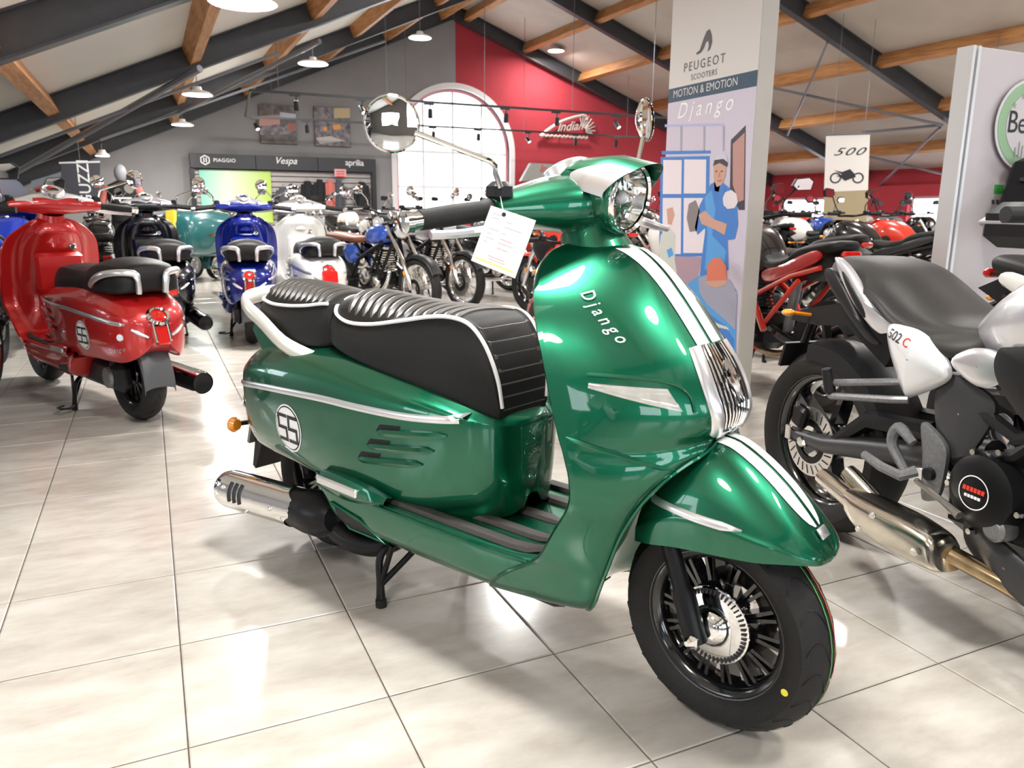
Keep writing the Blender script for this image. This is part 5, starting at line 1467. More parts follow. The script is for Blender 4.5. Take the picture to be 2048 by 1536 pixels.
# ------------------------------------------------------------------ motorcycle prototypes placed where the photo shows them
G = 'parked motorcycles'
NK = thing('motorcycle', 'red naked motorcycle with grey frame panels facing the gable wall', 'motorcycle', (2.10, 3.20, 0), rz_of(82), G)
build_moto(NK, 'naked', {'tank': red_b, 'frame': grey_pt, 'shroud': grey_pt, 'rim': black_g, 'accent': grey_cast, 'fender': red_b, 'tail': mat('tail_panel_black', (.014, .014, .015), .4), 'fork': silver})
CL = thing('motorcycle', 'classic motorcycle with silver tank, round seat and spoked wheels', 'motorcycle', (2.61, 9.17, 0), rz_of(-72), G)
build_moto(CL, 'classic', {'tank': silver_p, 'cover': silver_p})
SP = thing('motorcycle', 'blue faired sport motorcycle with pale windscreen at the left edge', 'motorcycle', (-1.02, 6.1, 0), rz_of(86), G)
build_moto(SP, 'sport', {'tank': blue_s, 'fairing': blue_s, 'accent': red_b, 'tail': blue_s, 'shroud': black_p})
def put(proto, x, y, a, lab, remap=None, lean=0.0):
    return copy_tree(proto, (x, y, 0), rz_of(a), lab, G, remap)
nk = lambda t, sh=None, fr=None: {'bright_red_paint': t, 'grey_paint': sh or black_p}
put(CL, 1.88, 8.62, -70, 'cafe racer with bright blue tank and brown saddle', {'silver_paint': blue_b, 'black_leather': brown_l})
put(NK, 3.31, 3.05, 78, 'dark naked motorcycle with red tubular frame right beside the totem', {'bright_red_paint': black_pt, 'grey_paint': red_b, 'tail_panel_black': red_p})
put(NK, 4.3, 3.85, 98, 'red tailed black motorcycle behind the silver one, tail towards the camera', {'grey_paint': black_p, 'tail_panel_black': red_b})
put(NK, 3.85, 5.95, 100, 'red motorcycle just right of the totem, in the row behind', {'grey_paint': black_p})
put(NK, 2.86, 1.80, -95, 'motorcycle with white and red tail behind the silver tank', {'bright_red_paint': red_b, 'grey_paint': black_p, 'tail_panel_black': white_p})
_tc = put(NK, 3.62, 2.15, -97, 'black motorcycle carrying a black and silver top case at the right edge', {'bright_red_paint': black_pt, 'grey_paint': black_p})
m = MB(); m.box((-.06, 0, 1.02), (.36, .40, .20), None, .05); m.o('top_case', black_p, _tc)
m = MB(); m.box((-.06, 0, 1.03), (.366, .406, .05), None, .02); m.o('top_case_band', silver, _tc)
put(SP, 5.35, 6.0, 96, 'white faired motorcycle before the far right windows', {'sport_blue_paint': white_p})
rows_def = [
    ('in the left row behind the red scooter', CL, [(-1.95, 7.4, 96), (-.38, 8.4, 95), (-1.15, 9.0, 95), (-1.95, 9.6, 95), (-.55, 10.8, 95)], ['chrome', 'black', 'navy', 'grey', 'cream']),
    ('in the middle row before the fascia', CL, [(1.9, 11.9, -80), (2.8, 12.1, -82), (3.7, 12.0, -80), (4.6, 12.2, -78), (5.5, 12.1, -80), (6.4, 11.9, -82), (7.35, 12.1, -80)], ['black', 'white', 'blue', 'grey', 'black', 'red', 'cream']),
    ('in the rear row under the arched window', NK, [(2.3, 15.2, -84), (3.2, 15.3, -82), (4.2, 15.1, -84), (5.2, 15.2, -84), (6.1, 15.1, -82), (7.0, 15.2, -84), (7.9, 15.1, -82), (8.8, 15.2, -84), (9.7, 15.2, -84)], ['grey', 'white', 'black', 'blue', 'yellow', 'red', 'red', 'black', 'white']),
    ('in the row left of the totem', CL, [(3.55, 9.5, -66), (4.35, 9.5, -64), (5.2, 9.5, -62)], ['black', 'red', 'navy']),
    ('in the second row right of the totem', NK, [(6.4, 7.4, 98), (7.3, 7.6, 96), (8.2, 7.4, 98), (9.1, 7.7, 97)], ['red', 'grey', 'white', 'blue']),
    ('in the third row right of the totem', NK, [(7.95, 11.1, -90), (8.9, 11.2, -92), (9.9, 11.1, -90), (10.9, 11.0, -90), (11.9, 10.9, -90), (12.9, 11.0, -92)], ['black', 'black', 'red', 'blue', 'grey', 'black']),
    ('in the back row before the right windows', NK, [(10.7, 13.6, -92), (11.6, 13.7, -90), (12.5, 13.5, -92), (13.4, 13.7, -90), (14.3, 13.6, -90), (15.0, 13.4, -92)], ['white', 'black', 'orange', 'black', 'white', 'red']),
    ('at the right end before the windows', NK, [(6.3, 4.7, 96), (7.2, 5.0, 98), (8.2, 4.9, 97), (9.3, 5.2, 98)], ['black', 'red', 'white', 'black']),
]
colm = {'black': black_pt, 'white': white_p, 'grey': grey_pt, 'navy': blue_p, 'blue': blue_b, 'red': red_b, 'cream': beige_p, 'chrome': chrome, 'yellow': yellow_p, 'orange': orange_p}
ordn = ['first', 'second', 'third', 'fourth', 'fifth', 'sixth', 'seventh', 'eighth', 'ninth']
for where, pr, spots, cols in rows_def:
    az = sorted(range(len(spots)), key=lambda k: math.atan2(spots[k][0], spots[k][1]))
    for rank, k in enumerate(az):
        x, y, a = spots[k]
        kind = 'classic' if pr is CL else 'naked'
        rm = {'silver_paint': colm[cols[k]]} if pr is CL else {'bright_red_paint': colm[cols[k]], 'grey_paint': black_p}
        put(pr, x, y, a, '%s %s motorcycle %s, %s from the left' % (cols[k], kind, where, ordn[rank]), rm)

_nl = put(NK, -1.06, 3.86, 85, 'black motorcycle with red rim line cut off by the left edge', {'bright_red_paint': black_pt, 'grey_paint': black_p})
m = MB(); m.lathe([(.218, -.052), (.228, -.054), (.218, -.056)], (1.42, 0, .305), (0, 1, 0), 36); m.o('rim_line', red_b, _nl)
m = MB(); m.lathe([(.218, .052), (.228, .054), (.218, .056)], (1.42, 0, .305), (0, 1, 0), 36); m.o('rim_line', red_b, _nl)
put(NK, 2.4, -3.2, 60, 'black motorcycle behind the camera, left of two', {'bright_red_paint': black_pt, 'grey_paint': black_p})
put(NK, 4.2, -3.3, 70, 'grey motorcycle behind the camera, right of two', {'bright_red_paint': grey_pt, 'grey_paint': black_p})
put(SP, -1.9, -2.6, 80, 'white faired motorcycle behind the camera at the left wall', {'sport_blue_paint': white_p})

NK.scale = (.86, .86, .86)

put(CL, .9, 10.6, -88, 'chrome classic motorcycle left of the cafe racer with blue tank', {'silver_paint': chrome})
# ------------------------------------------------------------------ signs, panels and shop fittings
def flat_mat(name, c, r=.55): return mat(name, c, r)
def ngon(parent, name, pts, m_):
    m = MB(); m.add([tuple(p) for p in pts], [tuple(range(len(pts)))]); return m.o(name, m_, parent, flat=True)
def slab(parent, name, pts, off, m_):
    m = MB(); n = len(pts); off = Vector(off)
    m.add([tuple(p) for p in pts] + [tuple(Vector(p) + off) for p in pts], [tuple(range(n)), tuple(range(2 * n - 1, n - 1, -1))] + [(i, (i + 1) % n, n + (i + 1) % n, n + i) for i in range(n)])
    return m.o(name, m_, parent, flat=True)

# ---- scooter brand totem: face looks towards -X
TX, TYa, TYb, TZt = 2.94, 3.35, 4.13, 2.78
tot = thing('advertising_totem', 'tall white and blue scooter advertising totem with a mechanic poster', 'totem', (0, 0, 0))
m = MB(); m.box((TX + .055, (TYa + TYb) / 2, TZt / 2), (.11, TYb - TYa, TZt), None, .004); m.o('body', mat('totem_grey_side', (.42, .39, .35), .55, noise=.05, nscale=5), tot)
def tp(x, y, k=1): 
    p = atX(x, y, TX); return Vector((TX - .0006 * k, p.y, p.z))
zb1 = tp(1330, 181).z
c_white = flat_mat('poster_white', (.70, .68, .66)); c_lav = flat_mat('poster_lavender', (.68, .64, .74)); c_navy = flat_mat('poster_navy', (.025, .07, .125)); c_blue = flat_mat('poster_blue', (.06, .22, .62))
c_cyan = flat_mat('poster_cyan', (.10, .36, .75)); c_skin = flat_mat('poster_skin', (.62, .36, .27)); c_dark = flat_mat('poster_dark', (.05, .045, .06)); c_grey = flat_mat('poster_grey', (.36, .37, .47)); c_orange = flat_mat('poster_helmet', (.72, .20, .12)); c_brick = flat_mat('poster_brick', (.50, .27, .24)); c_wine = flat_mat('poster_stucco', (.44, .30, .36)); c_pale = flat_mat('poster_pale_wall', (.62, .57, .68)); c_char = flat_mat('poster_charcoal', (.10, .10, .11))
def strip(z0, z1, mm, k, nm): 
    ngon(tot, nm, [(TX - .0006 * k, TYb - .004, z0), (TX - .0006 * k, TYa + .004, z0), (TX - .0006 * k, TYa + .004, z1), (TX - .0006 * k, TYb - .004, z1)], mm)
zn0, zn1 = (tp(1327, 206).z + tp(1500, 178).z) / 2, (tp(1327, 181).z + tp(1500, 143).z) / 2
strip(zn1, TZt - .004, c_white, 1, 'header_field'); strip(zn0, zn1, c_navy, 1, 'slogan_band'); strip(.05, zn0, c_pale, 1, 'poster_field')
def txt_t(s, x, y, size, mm, nm, shear=0, sp=1.0, bold=0.0, sx=1.0):
    c = tp(x, y)
    m = MB(); text(m, s, lambda u, v: (TX - .0022, c.y - u, c.z + v), size, shear, sp, bold, sx); m.o(nm, mm, tot, flat=True)
txt_t('PEUGEOT', 1408, 127, .070, c_char, 'brand_lettering', 0, 1.3, .001)
txt_t('SCOOTERS', 1408, 150, .044, c_char, 'brand_sub_lettering', 0, 1.1)
txt_t('MOTION & EMOTION', 1408, 177, .062, c_white, 'slogan_lettering', 0, 1.0, .001, .95)
txt_t('Django', 1408, 215, .125, flat_mat('poster_bright', (.95, .94, .97)), 'model_lettering', .3, 1.45, .003)
def tpoly(nm, pts, mm, k): ngon(tot, nm, [tp(x, y, k) for x, y in pts], mm)
tpoly('lion_emblem', [(1393, 106), (1400, 100), (1404, 88), (1408, 76), (1414, 62), (1420, 58), (1424, 70), (1425, 84), (1421, 98), (1415, 104), (1418, 92), (1417, 82), (1413, 84), (1408, 97), (1403, 105), (1394, 110)], c_char, 3)
tpoly('window_lintel', [(1330, 249), (1448, 247), (1448, 252), (1330, 254)], flat_mat('poster_haze_blue', (.45, .47, .72)), 2)
for x0 in (1363, 1409, 1448): tpoly('window_post', [(x0 - 2, 252), (x0 + 2, 252), (x0 + 1, 302), (x0 - 2, 302)], c_grey, 3)
tpoly('sill', [(1324, 302), (1422, 301), (1422, 307), (1324, 309)], c_blue, 3)
tpoly('window_frame', [(1322, 314), (1420, 312), (1416, 512), (1318, 516)], c_blue, 2)
for a, b_, c_, d_ in ((1327, 1364, 320, 388), (1369, 1413, 319, 387), (1326, 1363, 396, 508), (1368, 1411, 396, 506)):
    tpoly('window_light', [(a, c_), (b_, c_), (b_ - 1, d_), (a - 1, d_)], flat_mat('poster_pane', (.82, .76, .80)), 3)
tpoly('doorway', [(1462, 280), (1492, 250), (1490, 420), (1478, 420), (1460, 380)], c_dark, 2)
tpoly('door_panel', [(1466, 288), (1490, 265), (1488, 400), (1478, 404), (1466, 370)], c_brick, 3)
tpoly('stucco_base', [(1320, 512), (1405, 514), (1395, 560), (1360, 580), (1318, 570)], c_wine, 3)
# mechanic
tpoly('coverall', [(1422, 368), (1440, 360), (1462, 378), (1474, 392), (1477, 450), (1470, 478), (1456, 480), (1458, 540), (1400, 552), (1406, 500), (1412, 455), (1396, 470), (1390, 455), (1400, 410)], c_blue, 4)
tpoly('coverall_light', [(1410, 395), (1424, 380), (1432, 420), (1425, 470), (1452, 500), (1450, 535), (1410, 540), (1416, 470)], c_cyan, 5)
tpoly('face', [(1428, 330), (1440, 322), (1453, 330), (1452, 352), (1444, 370), (1434, 374), (1428, 356)], c_skin, 5)
tpoly('neck', [(1428, 360), (1442, 366), (1438, 384), (1430, 382)], c_skin, 4)
tpoly('hair', [(1427, 332), (1430, 320), (1448, 318), (1457, 326), (1455, 334), (1440, 326)], c_dark, 6)
tpoly('cap', [(1428, 322), (1436, 310), (1452, 310), (1457, 324), (1444, 318)], flat_mat('poster_cap', (.60, .63, .72)), 6)
tpoly('forearm', [(1398, 430), (1410, 421), (1428, 438), (1455, 448), (1450, 470), (1425, 456), (1404, 448)], c_skin, 6)
tpoly('pale_helmet', [(1446, 395), (1452, 384), (1464, 380), (1474, 388), (1477, 404), (1470, 416), (1456, 418), (1448, 410)], flat_mat('poster_off_white', (.78, .72, .76)), 6)
tpoly('lady_dress', [(1322, 470), (1338, 452), (1352, 470), (1350, 520), (1356, 555), (1322, 545), (1318, 500)], flat_mat('poster_dress', (.62, .66, .60)), 4)
tpoly('lady_head', [(1334, 418), (1346, 414), (1350, 430), (1344, 450), (1336, 448)], c_skin, 4)
tpoly('dress_flower', [(1334, 500), (1344, 495), (1348, 510), (1338, 516)], c_cyan, 5)
tpoly('shrub', [(1378, 408), (1392, 400), (1400, 420), (1394, 462), (1380, 464), (1374, 436)], flat_mat('poster_shrub', (.25, .22, .22)), 4)
tpoly('printed_scooter', [(1372, 570), (1398, 552), (1440, 548), (1474, 580), (1472, 740), (1440, 760), (1420, 700), (1400, 640)], c_cyan, 7)
tpoly('printed_saddle', [(1398, 556), (1420, 548), (1462, 560), (1476, 590), (1472, 660), (1452, 640), (1415, 608), (1400, 585)], c_grey, 8)
tpoly('printed_flank', [(1410, 620), (1450, 650), (1470, 680), (1468, 760), (1445, 760), (1425, 690)], c_blue, 8)
tpoly('printed_trim', [(1408, 636), (1456, 654), (1460, 660), (1420, 650)], c_white, 9)
tpoly('red_helmet', [(1415, 562), (1416, 530), (1428, 516), (1442, 516), (1454, 532), (1455, 560), (1448, 572), (1428, 572)], c_orange, 9)
tpoly('helmet_brim', [(1414, 562), (1455, 560), (1453, 570), (1432, 576), (1415, 570)], c_skin, 10)

# ---- white exhibition panel at the right, face looks towards -Y
PY = 2.82
pan = thing('exhibition_panel', 'tall white exhibition panel with a green ringed shield emblem', 'panel', (0, 0, 0))
pl = atY(1953, 92, PY)
pxa, pzt = pl.x, pl.z
m = MB(); m.box((pxa + 1.0, PY + .05, pzt / 2), (2.0, .10, pzt), None, .004); m.o('board', mat('panel_white', (.55, .50, .52), .5, noise=.04, nscale=3), pan)
for dx in (-.028, .012):
    m = MB(); m.box((pxa + dx, PY + .03, pzt / 2), (.02, .09, pzt)); m.o('edge_profile', mat('panel_alloy_edge', (.75, .76, .78), .35, .3), pan, flat=True)
def pp(x, y, k=1): p = atY(x, y, PY); return Vector((p.x, PY - .0006 * k, p.z))
ec = pp(2052, 252); er_z = (pp(2052, 158).z - pp(2052, 346).z) / 2; er_x = abs(pp(2052, 252).x - pp(1982, 252).x)
def oval(nm, f, mm, y0, th=.0, n=40):
    m = MB(); ring = [(ec.x + er_x * f * math.cos(t), ec.z + er_z * f * math.sin(t)) for t in np.linspace(0, 2 * PI, n + 1)[:-1]]
    m.prism(ring, lambda u, v, t: (u, t, v), PY - y0, PY - y0 - .004); m.o(nm, mm, pan, flat=True)
oval('emblem_base', 1.0, mat('emblem_grey', (.62, .62, .63), .4), .02); oval('emblem_ring', .94, flat_mat('emblem_green', (.27, .43, .26)), .0225); oval('emblem_field', .72, flat_mat('emblem_field', (.54, .51, .52)), .025)
m = MB(); m.box((ec.x, PY - .010, ec.z), (er_x * 1.2, .02, er_z * 1.2)); m.o('emblem_spacer', black_p, pan, flat=True)
_w = max(q[0] for q in text_geo('Benelli', 1.0, 0, .95, .002)[0]) * 2
m = MB(); text(m, 'Benelli', lambda u, v: (ec.x + u, PY - .0305, ec.z + .005 + v), 1.36 * er_x / _w, 0, .95, .002); m.o('emblem_lettering', ink, pan, flat=True)
for (sx, sy) in ((2018, 212), (2036, 195), (2068, 195), (2086, 212), (2052, 205)):
    c = pp(sx, sy); m = MB(); m.prism([( (.018 if k % 2 == 0 else .008) * math.sin(PI * k / 5), (.018 if k % 2 == 0 else .008) * math.cos(PI * k / 5)) for k in range(10)], lambda u, v, t: (c.x + u, PY - .0295 + t, c.z + v), 0, -.001); m.o('emblem_star', flat_mat('emblem_line', (.32, .30, .28)), pan, flat=True)
c = pp(2030, 300)
for dx, h_ in ((-.04, .05), (-.015, .08), (.01, .06), (.04, .09)):
    m = MB(); m.tube([(c.x + dx, PY - .031, c.z - .04), (c.x + dx * 1.2, PY - .031, c.z - .04 + h_)], .003, 5); m.o('emblem_sketch', flat_mat('emblem_line', (.32, .30, .28)), pan)
ngon(pan, 'green_square', [pp(1987, 388), pp(2008, 388), pp(2009, 370), pp(1989, 369)], flat_mat('flag_green', (.05, .36, .06)))
for k in range(5): ngon(pan, 'caption_mark', [pp(1983 + 9 * k, 408), pp(1989 + 9 * k, 409), pp(1989 + 9 * k, 400), pp(1983 + 9 * k, 399)], flat_mat('caption_ink', (.10, .09, .10)))
# luggage case hung on the panel
c = pp(2050, 395)
tc_ = thing('luggage_case', 'black hard luggage case hung before the white panel', 'case', (c.x - .14, PY - .16, c.z - .02))
m = MB(); m.box((0, 0, 0), (.30, .24, .40), Matrix.Rotation(.28, 3, 'Y'), .035); m.o('shell', black_p, tc_)
m = MB(); m.box((-.09, -.06, .09), (.13, .16, .03), Matrix.Rotation(.28, 3, 'Y'), .006); m.o('latch', black_g, tc_)
m = MB(); m.box((-.04, -.125, .08), (.08, .012, .04), Matrix.Rotation(.28, 3, 'Y'), .004); m.o('tag', mat('cream_reflector', (.75, .68, .42), .3), tc_)
m = MB(); m.box((0, .14, 0), (.10, .05, .10)); m.o('wall_bracket', black_m, tc_, flat=True)

# ---- hanging white banner with number 500
bc_ = Vector((10.3, 9.45, 0)); bn = Vector((bc_.x, bc_.y, 0)).normalized()
def bp(x, y, k=0): 
    h = hit(x, y, bc_, bn); return h - bn * (.0012 * k)
ban = thing('hanging_banner', 'white banner printed with 500 and a motorcycle, beige at its foot', 'banner', (0, 0, 0))
slab(ban, 'sheet', [bp(1652, 272), bp(1740, 269), bp(1736, 380), bp(1648, 384)], bn * .006, flat_mat('banner_white', (.80, .76, .72)))
slab(ban, 'sheet_foot', [bp(1648, 384), bp(1736, 380), bp(1732, 470), bp(1645, 470)], bn * .006, flat_mat('banner_beige', (.40, .32, .19)))
m = MB(); m.tube([bp(1650, 270), bp(1742, 267)], .012, 8); m.o('top_rail', rod_m, ban)
for x in (1665, 1728):
    a = bp(x, 269); m = MB(); m.tube([a, (a.x, a.y, zroof(a.x) + .2)], .004, 5); m.o('suspension_wire', rod_m, ban)
c = bp(1696, 304, 2); rr_ = Vector((bn.y, -bn.x, 0))
m = MB(); text(m, '500', lambda u, v: c + rr_ * u + Vector((0, 0, v)), .17, .45, 1.15, .004, 1.6); m.o('number', ink, ban, flat=True)
for cx, cy in ((1671, 356), (1716, 356)):
    o_ = bp(cx, cy, 2); ro = (bp(cx, cy - 11) - bp(cx, cy)).length
    m = MB(); m.grid(np.array([[o_ + rr_ * (r_ * math.cos(t)) + Vector((0, 0, r_ * math.sin(t))) for t in np.linspace(0, 2 * PI, 25)[:-1]] for r_ in (ro, ro * .72)]), closev=True); m.o('printed_wheel', ink, ban, flat=True)
ngon(ban, 'printed_body', [bp(x, y, 3) for x, y in ((1668, 340), (1684, 344), (1700, 338), (1708, 346), (1712, 354), (1700, 358), (1690, 362), (1680, 354), (1672, 352), (1684, 349))], ink)

# ---- gable wall: fascia, display, posters, emblem
FY = 17.2
def wp_(x, y, k=0): p = atY(x, y, FY); return Vector((p.x, FY - .004 * k, p.z))
fas = thing('shop_fascia', 'long black shop fascia with white brand lettering on the grey wall', 'sign', (0, 0, 0))
a, b_ = wp_(378, 306), wp_(752, 318)
zt_, zb_ = (a.z + b_.z) / 2, wp_(560, 340).z
for k in range(3):
    x0, x1 = a.x + (b_.x - a.x) * k / 3, a.x + (b_.x - a.x) * (k + 1) / 3
    m = MB(); m.box(((x0 + x1) / 2, FY + .12, (zt_ + zb_) / 2), (x1 - x0 - .006, .24, zt_ - zb_), None, .004); m.o('fascia_board', mat('fascia_black', (.018, .018, .022), .4), fas)
def wtx(s, x, y, size, nm, shear=0, sp=1.0, bold=.0, sx=1.0, mm=None):
    c = wp_(x, y, 2); m = MB(); text(m, s, lambda u, v: (c.x + u, FY - .012, c.z + v), size, shear, sp, bold, sx); m.o(nm, mm or white, fas, flat=True)
wtx('PIAGGIO', 449, 321, .10, 'piaggio_lettering', 0, 1.1, .004); wtx('Vespa', 571, 322, .19, 'vespa_lettering', .35, 1.0, .006); wtx('aprilia', 709, 326, .18, 'aprilia_lettering', 0, .95, .006)
c = wp_(410, 320, 2)
m = MB(); m.grid(np.array([[(c.x + r_ * math.sin(PI * k / 3), FY - .012, c.z + r_ * math.cos(PI * k / 3)) for k in range(6)] for r_ in (.10, .078)]), closev=True); m.o('hexagon_logo', white, fas, flat=True)
for dx in (-.022, .022):
    m = MB(); m.tube([(c.x + dx, FY - .012, c.z - .045), (c.x + dx, FY - .012, c.z + .045)], .012, 6); m.o('logo_bar', white, fas)
# slat wall below
zb_ -= .012
sw = thing('slat_display', 'pale slatted display backing under the black fascia', 'display', (0, 0, 0))
slat_m = mat('slat_pale', (.52, .48, .47), .6, noise=.05, nscale=5)
nsl = 14
for k in range(nsl):
    z0 = .25 + (zb_ - .25) * k / nsl
    m = MB(); m.box(((a.x + b_.x) / 2, FY + .18, z0 + (zb_ - .25) / nsl / 2), (b_.x - a.x, .05, (zb_ - .25) / nsl - .016), None, .004); m.o('slat', slat_m, sw)
for x in (a.x + .03, b_.x - .05):
    m = MB(); m.box((x, FY + .10, zb_ / 2), (.09, .18, zb_)); m.o('upright', mat('fascia_black', (.018, .018, .022), .4), sw, flat=True)
# green poster board
gp = bpy.data.materials.new('green_gradient_print'); gp.use_nodes = True
nt = gp.node_tree; tc = nt.nodes.new('ShaderNodeTexCoord'); sp_ = nt.nodes.new('ShaderNodeSeparateXYZ'); cr_ = nt.nodes.new('ShaderNodeValToRGB')
nt.links.new(tc.outputs['Generated'], sp_.inputs[0]); nt.links.new(sp_.outputs[0], cr_.inputs[0]); nt.links.new(cr_.outputs[0], nt.nodes['Principled BSDF'].inputs['Base Color'])
cr_.color_ramp.elements[0].color = (.22, .62, .48, 1); cr_.color_ramp.elements[1].color = (.52, .74, .10, 1); e = cr_.color_ramp.elements.new(.4); e.color = (.72, .86, .62, 1)
MATS['green_gradient_print'] = gp
p0, p1 = wp_(398, 338, 2), wp_(546, 402, 2)
m = MB(); m.box(((p0.x + p1.x) / 2, FY + .13, (p0.z + .75) / 2), (p1.x - p0.x, .03, p0.z - .75), None, .003); tag(m.o('poster_board', gp), 'large green gradient poster board below the fascia', 'poster')
# garments on the display
def garment(x, y0, mm, lab, w=.20):
    p = wp_(x, y0); z1 = p.z
    t = thing('hanging_jacket', lab, 'jacket', (p.x, FY - .05, z1), 0, 'jackets on the display wall')
    rows = []
    for z, ww, d in ((-.02, .06, .03), (-.06, w * .8, .06), (-.12, w, .08), (-.35, w * .9, .085), (-.62, w * .92, .08)):
        rows.append([(ww * math.cos(q), d * math.sin(q), z) for q in np.linspace(0, 2 * PI, 17)[:-1]])
    m = MB(); m.grid(np.array(rows), closev=True, cap=True); m.o('torso', mm, t)
    for s in (-1, 1):
        m = MB(); m.tube([(s * w * .85, 0, -.09), (s * w * 1.15, 0, -.3), (s * w * 1.18, 0, -.58)], [.05, .05, .04], 8); m.o('sleeve', mm, t)
    m = MB(); m.tube([(0, 0, -.02), (0, .05, .03), (0, .18, .04)], .006, 6); m.o('hanger_hook', chrome, t)
cloth_k = mat('black_cloth', (.015, .015, .018), .9); cloth_r = mat('coral_cloth', (.60, .17, .14), .9); cloth_g = mat('slate_cloth', (.08, .085, .10), .9)
garment(566, 372, cloth_g, 'slate jacket hanging beside the green poster', .12); garment(614, 360, cloth_k, 'black jacket at the left of the clothes rail', .10); garment(638, 357, cloth_k, 'black jacket beside the coral one', .085)
garment(658, 358, cloth_r, 'coral red jacket on the display wall', .075); garment(676, 358, cloth_g, 'slate jacket right of the coral one', .075); garment(722, 362, cloth_k, 'black jacket at the right end of the display wall', .12)
p0, p1 = wp_(668, 338, 3), wp_(692, 354, 3)
sg = thing('price_sign', 'small red and white price sign under the fascia', 'sign', (0, 0, 0))
m = MB(); m.box(((p0.x + p1.x) / 2, FY - .03, (p0.z + p1.z) / 2), (p1.x - p0.x, .01, p0.z - p1.z)); m.o('card', mat('pink_card', (.75, .40, .40), .6), sg, flat=True)
for k in range(3): m = MB(); m.box(((p0.x + p1.x) / 2, FY - .038, p0.z - .05 - .05 * k), ((p1.x - p0.x) * .7, .004, .022)); m.o('red_line', red_b, sg, flat=True)
m = MB(); m.tube([((p0.x + p1.x) / 2, FY - .03, p0.z), ((p0.x + p1.x) / 2, FY + .05, zb_ + .01)], .005, 5); m.o('sign_wire', rod_m, sg)
# posters
def poster(tl, br, base, blobs, lab):
    q0, q1 = atY(*tl, 17.44), atY(*br, 17.44)
    t = thing('wall_poster', lab, 'poster', (0, 0, 0))
    m = MB(); m.box(((q0.x + q1.x) / 2, 17.46, (q0.z + q1.z) / 2), (q1.x - q0.x, .06, q0.z - q1.z), None, .004); m.o('canvas', base, t)
    for k, (pts, mm) in enumerate(blobs):
        ngon(t, 'printed_area', [Vector((atY(x, y, 17.428).x, 17.428 - .001 * k, atY(x, y, 17.428).z)) for x, y in pts], mm)
print_d = mat('poster_dark_print', (.05, .045, .045), .5, noise=.5, nscale=9, col2=(.16, .13, .12)); print_m = mat('poster_mixed_print', (.26, .23, .24), .5, noise=.6, nscale=11, col2=(.06, .05, .07))
poster((517, 208), (595, 289), print_d, [([(518, 232), (560, 230), (560, 250), (518, 252)], c_brick), ([(560, 224), (592, 228), (592, 240), (560, 238)], flat_mat('print_sky', (.45, .47, .58))), ([(520, 252), (592, 246), (592, 268), (520, 270)], print_m), ([(575, 246), (588, 246), (590, 262), (578, 262)], flat_mat('print_red', (.35, .10, .08)))], 'dark framed poster of motorcycles, left one of two')
poster((627, 213), (702, 294), print_m, [([(668, 216), (700, 216), (700, 236), (668, 236)], flat_mat('print_tan', (.52, .40, .24))), ([(665, 250), (680, 248), (682, 258), (667, 260)], flat_mat('print_orange', (.75, .32, .06))), ([(646, 254), (654, 254), (654, 262), (647, 262)], flat_mat('print_orange', (.75, .32, .06))), ([(632, 276), (660, 272), (690, 282), (640, 288)], flat_mat('print_pale', (.50, .47, .46)))], 'framed workshop poster with an orange tank, right one of two')
# headdress emblem on the red wall
em = thing('wall_emblem', 'pale metal feather headdress emblem on the red gable wall', 'sign', (0, 0, 0))
EYp = 17.40
def ep(x, y): return atY(x, y, EYp)
pale = mat('pale_metal', (.72, .66, .60), .4, .3)
m = MB(); m.tube([ep(1080, 272), ep(1098, 258), ep(1120, 244), ep(1145, 235), ep(1165, 231), ep(1173, 234), ep(1174, 240)], .035, 6, smooth=30); m.o('headdress_outline', pale, em)
m = MB(); m.tube([ep(1080 + 95 * k / 24, 270 + 5 * k / 24 + (2.2 if k % 2 else -.6)) for k in range(25)], .03, 6); m.o('feather_fringe', pale, em)
c = ep(1140, 253)
m = MB(); text(m, 'Indian', lambda u, v: (c.x + u, EYp - .01, c.z + v + u * .1), .30, .4, 1.0, .01); m.o('emblem_lettering', pale, em, flat=True)
for k in range(9):
    a_ = -.2 + k * .26
    p = ep(1166, 262); m = MB(); m.tube([(p.x + .08 * math.cos(a_), EYp, p.z + .08 * math.sin(a_)), (p.x + .35 * math.cos(a_), EYp, p.z + .40 * math.sin(a_))], .014, 5); m.o('feather', pale, em)
for k in range(4): m = MB(); q = ep(1172 + 3 * (k % 2), 245 + 7 * k); m.tube([(q.x, EYp, q.z), (q.x + .12, EYp, q.z + .02)], .012, 5); m.o('feather', pale, em)
m = MB(); m.tube([ep(1120, 272), ep(1120, 272) + Vector((0, .11, 0))], .01, 5); m.o('wall_stud', rod_m, em)
m = MB(); m.tube([ep(1165, 231), ep(1165, 231) + Vector((0, .11, 0))], .01, 5); m.o('wall_stud', rod_m, em)
# grey slanted sign on the red wall
sgn = thing('slanted_sign', 'grey slanted sign board with red script on the red wall', 'sign', (0, 0, 0))
SY = 16.9
sp2 = lambda x, y: atY(x, y, SY)
slab(sgn, 'board', [sp2(1062, 326), sp2(1190, 332), sp2(1190, 362), sp2(1042, 362)], (0, .12, 0), mat('sign_grey', (.33, .33, .30), .5))
c = sp2(1100, 338); m = MB(); text(m, 'Indian', lambda u, v: (c.x + u, SY - .01, c.z + v), .24, .4, 1.0, .006); m.o('sign_script', red_b, sgn, flat=True)
for x in (1075, 1180):
    q = sp2(x, 362); m = MB(); m.tube([(q.x, SY + .06, q.z + .02), (q.x, SY + .06, 0)], .03, 8); m.o('sign_leg', beam_m, sgn)
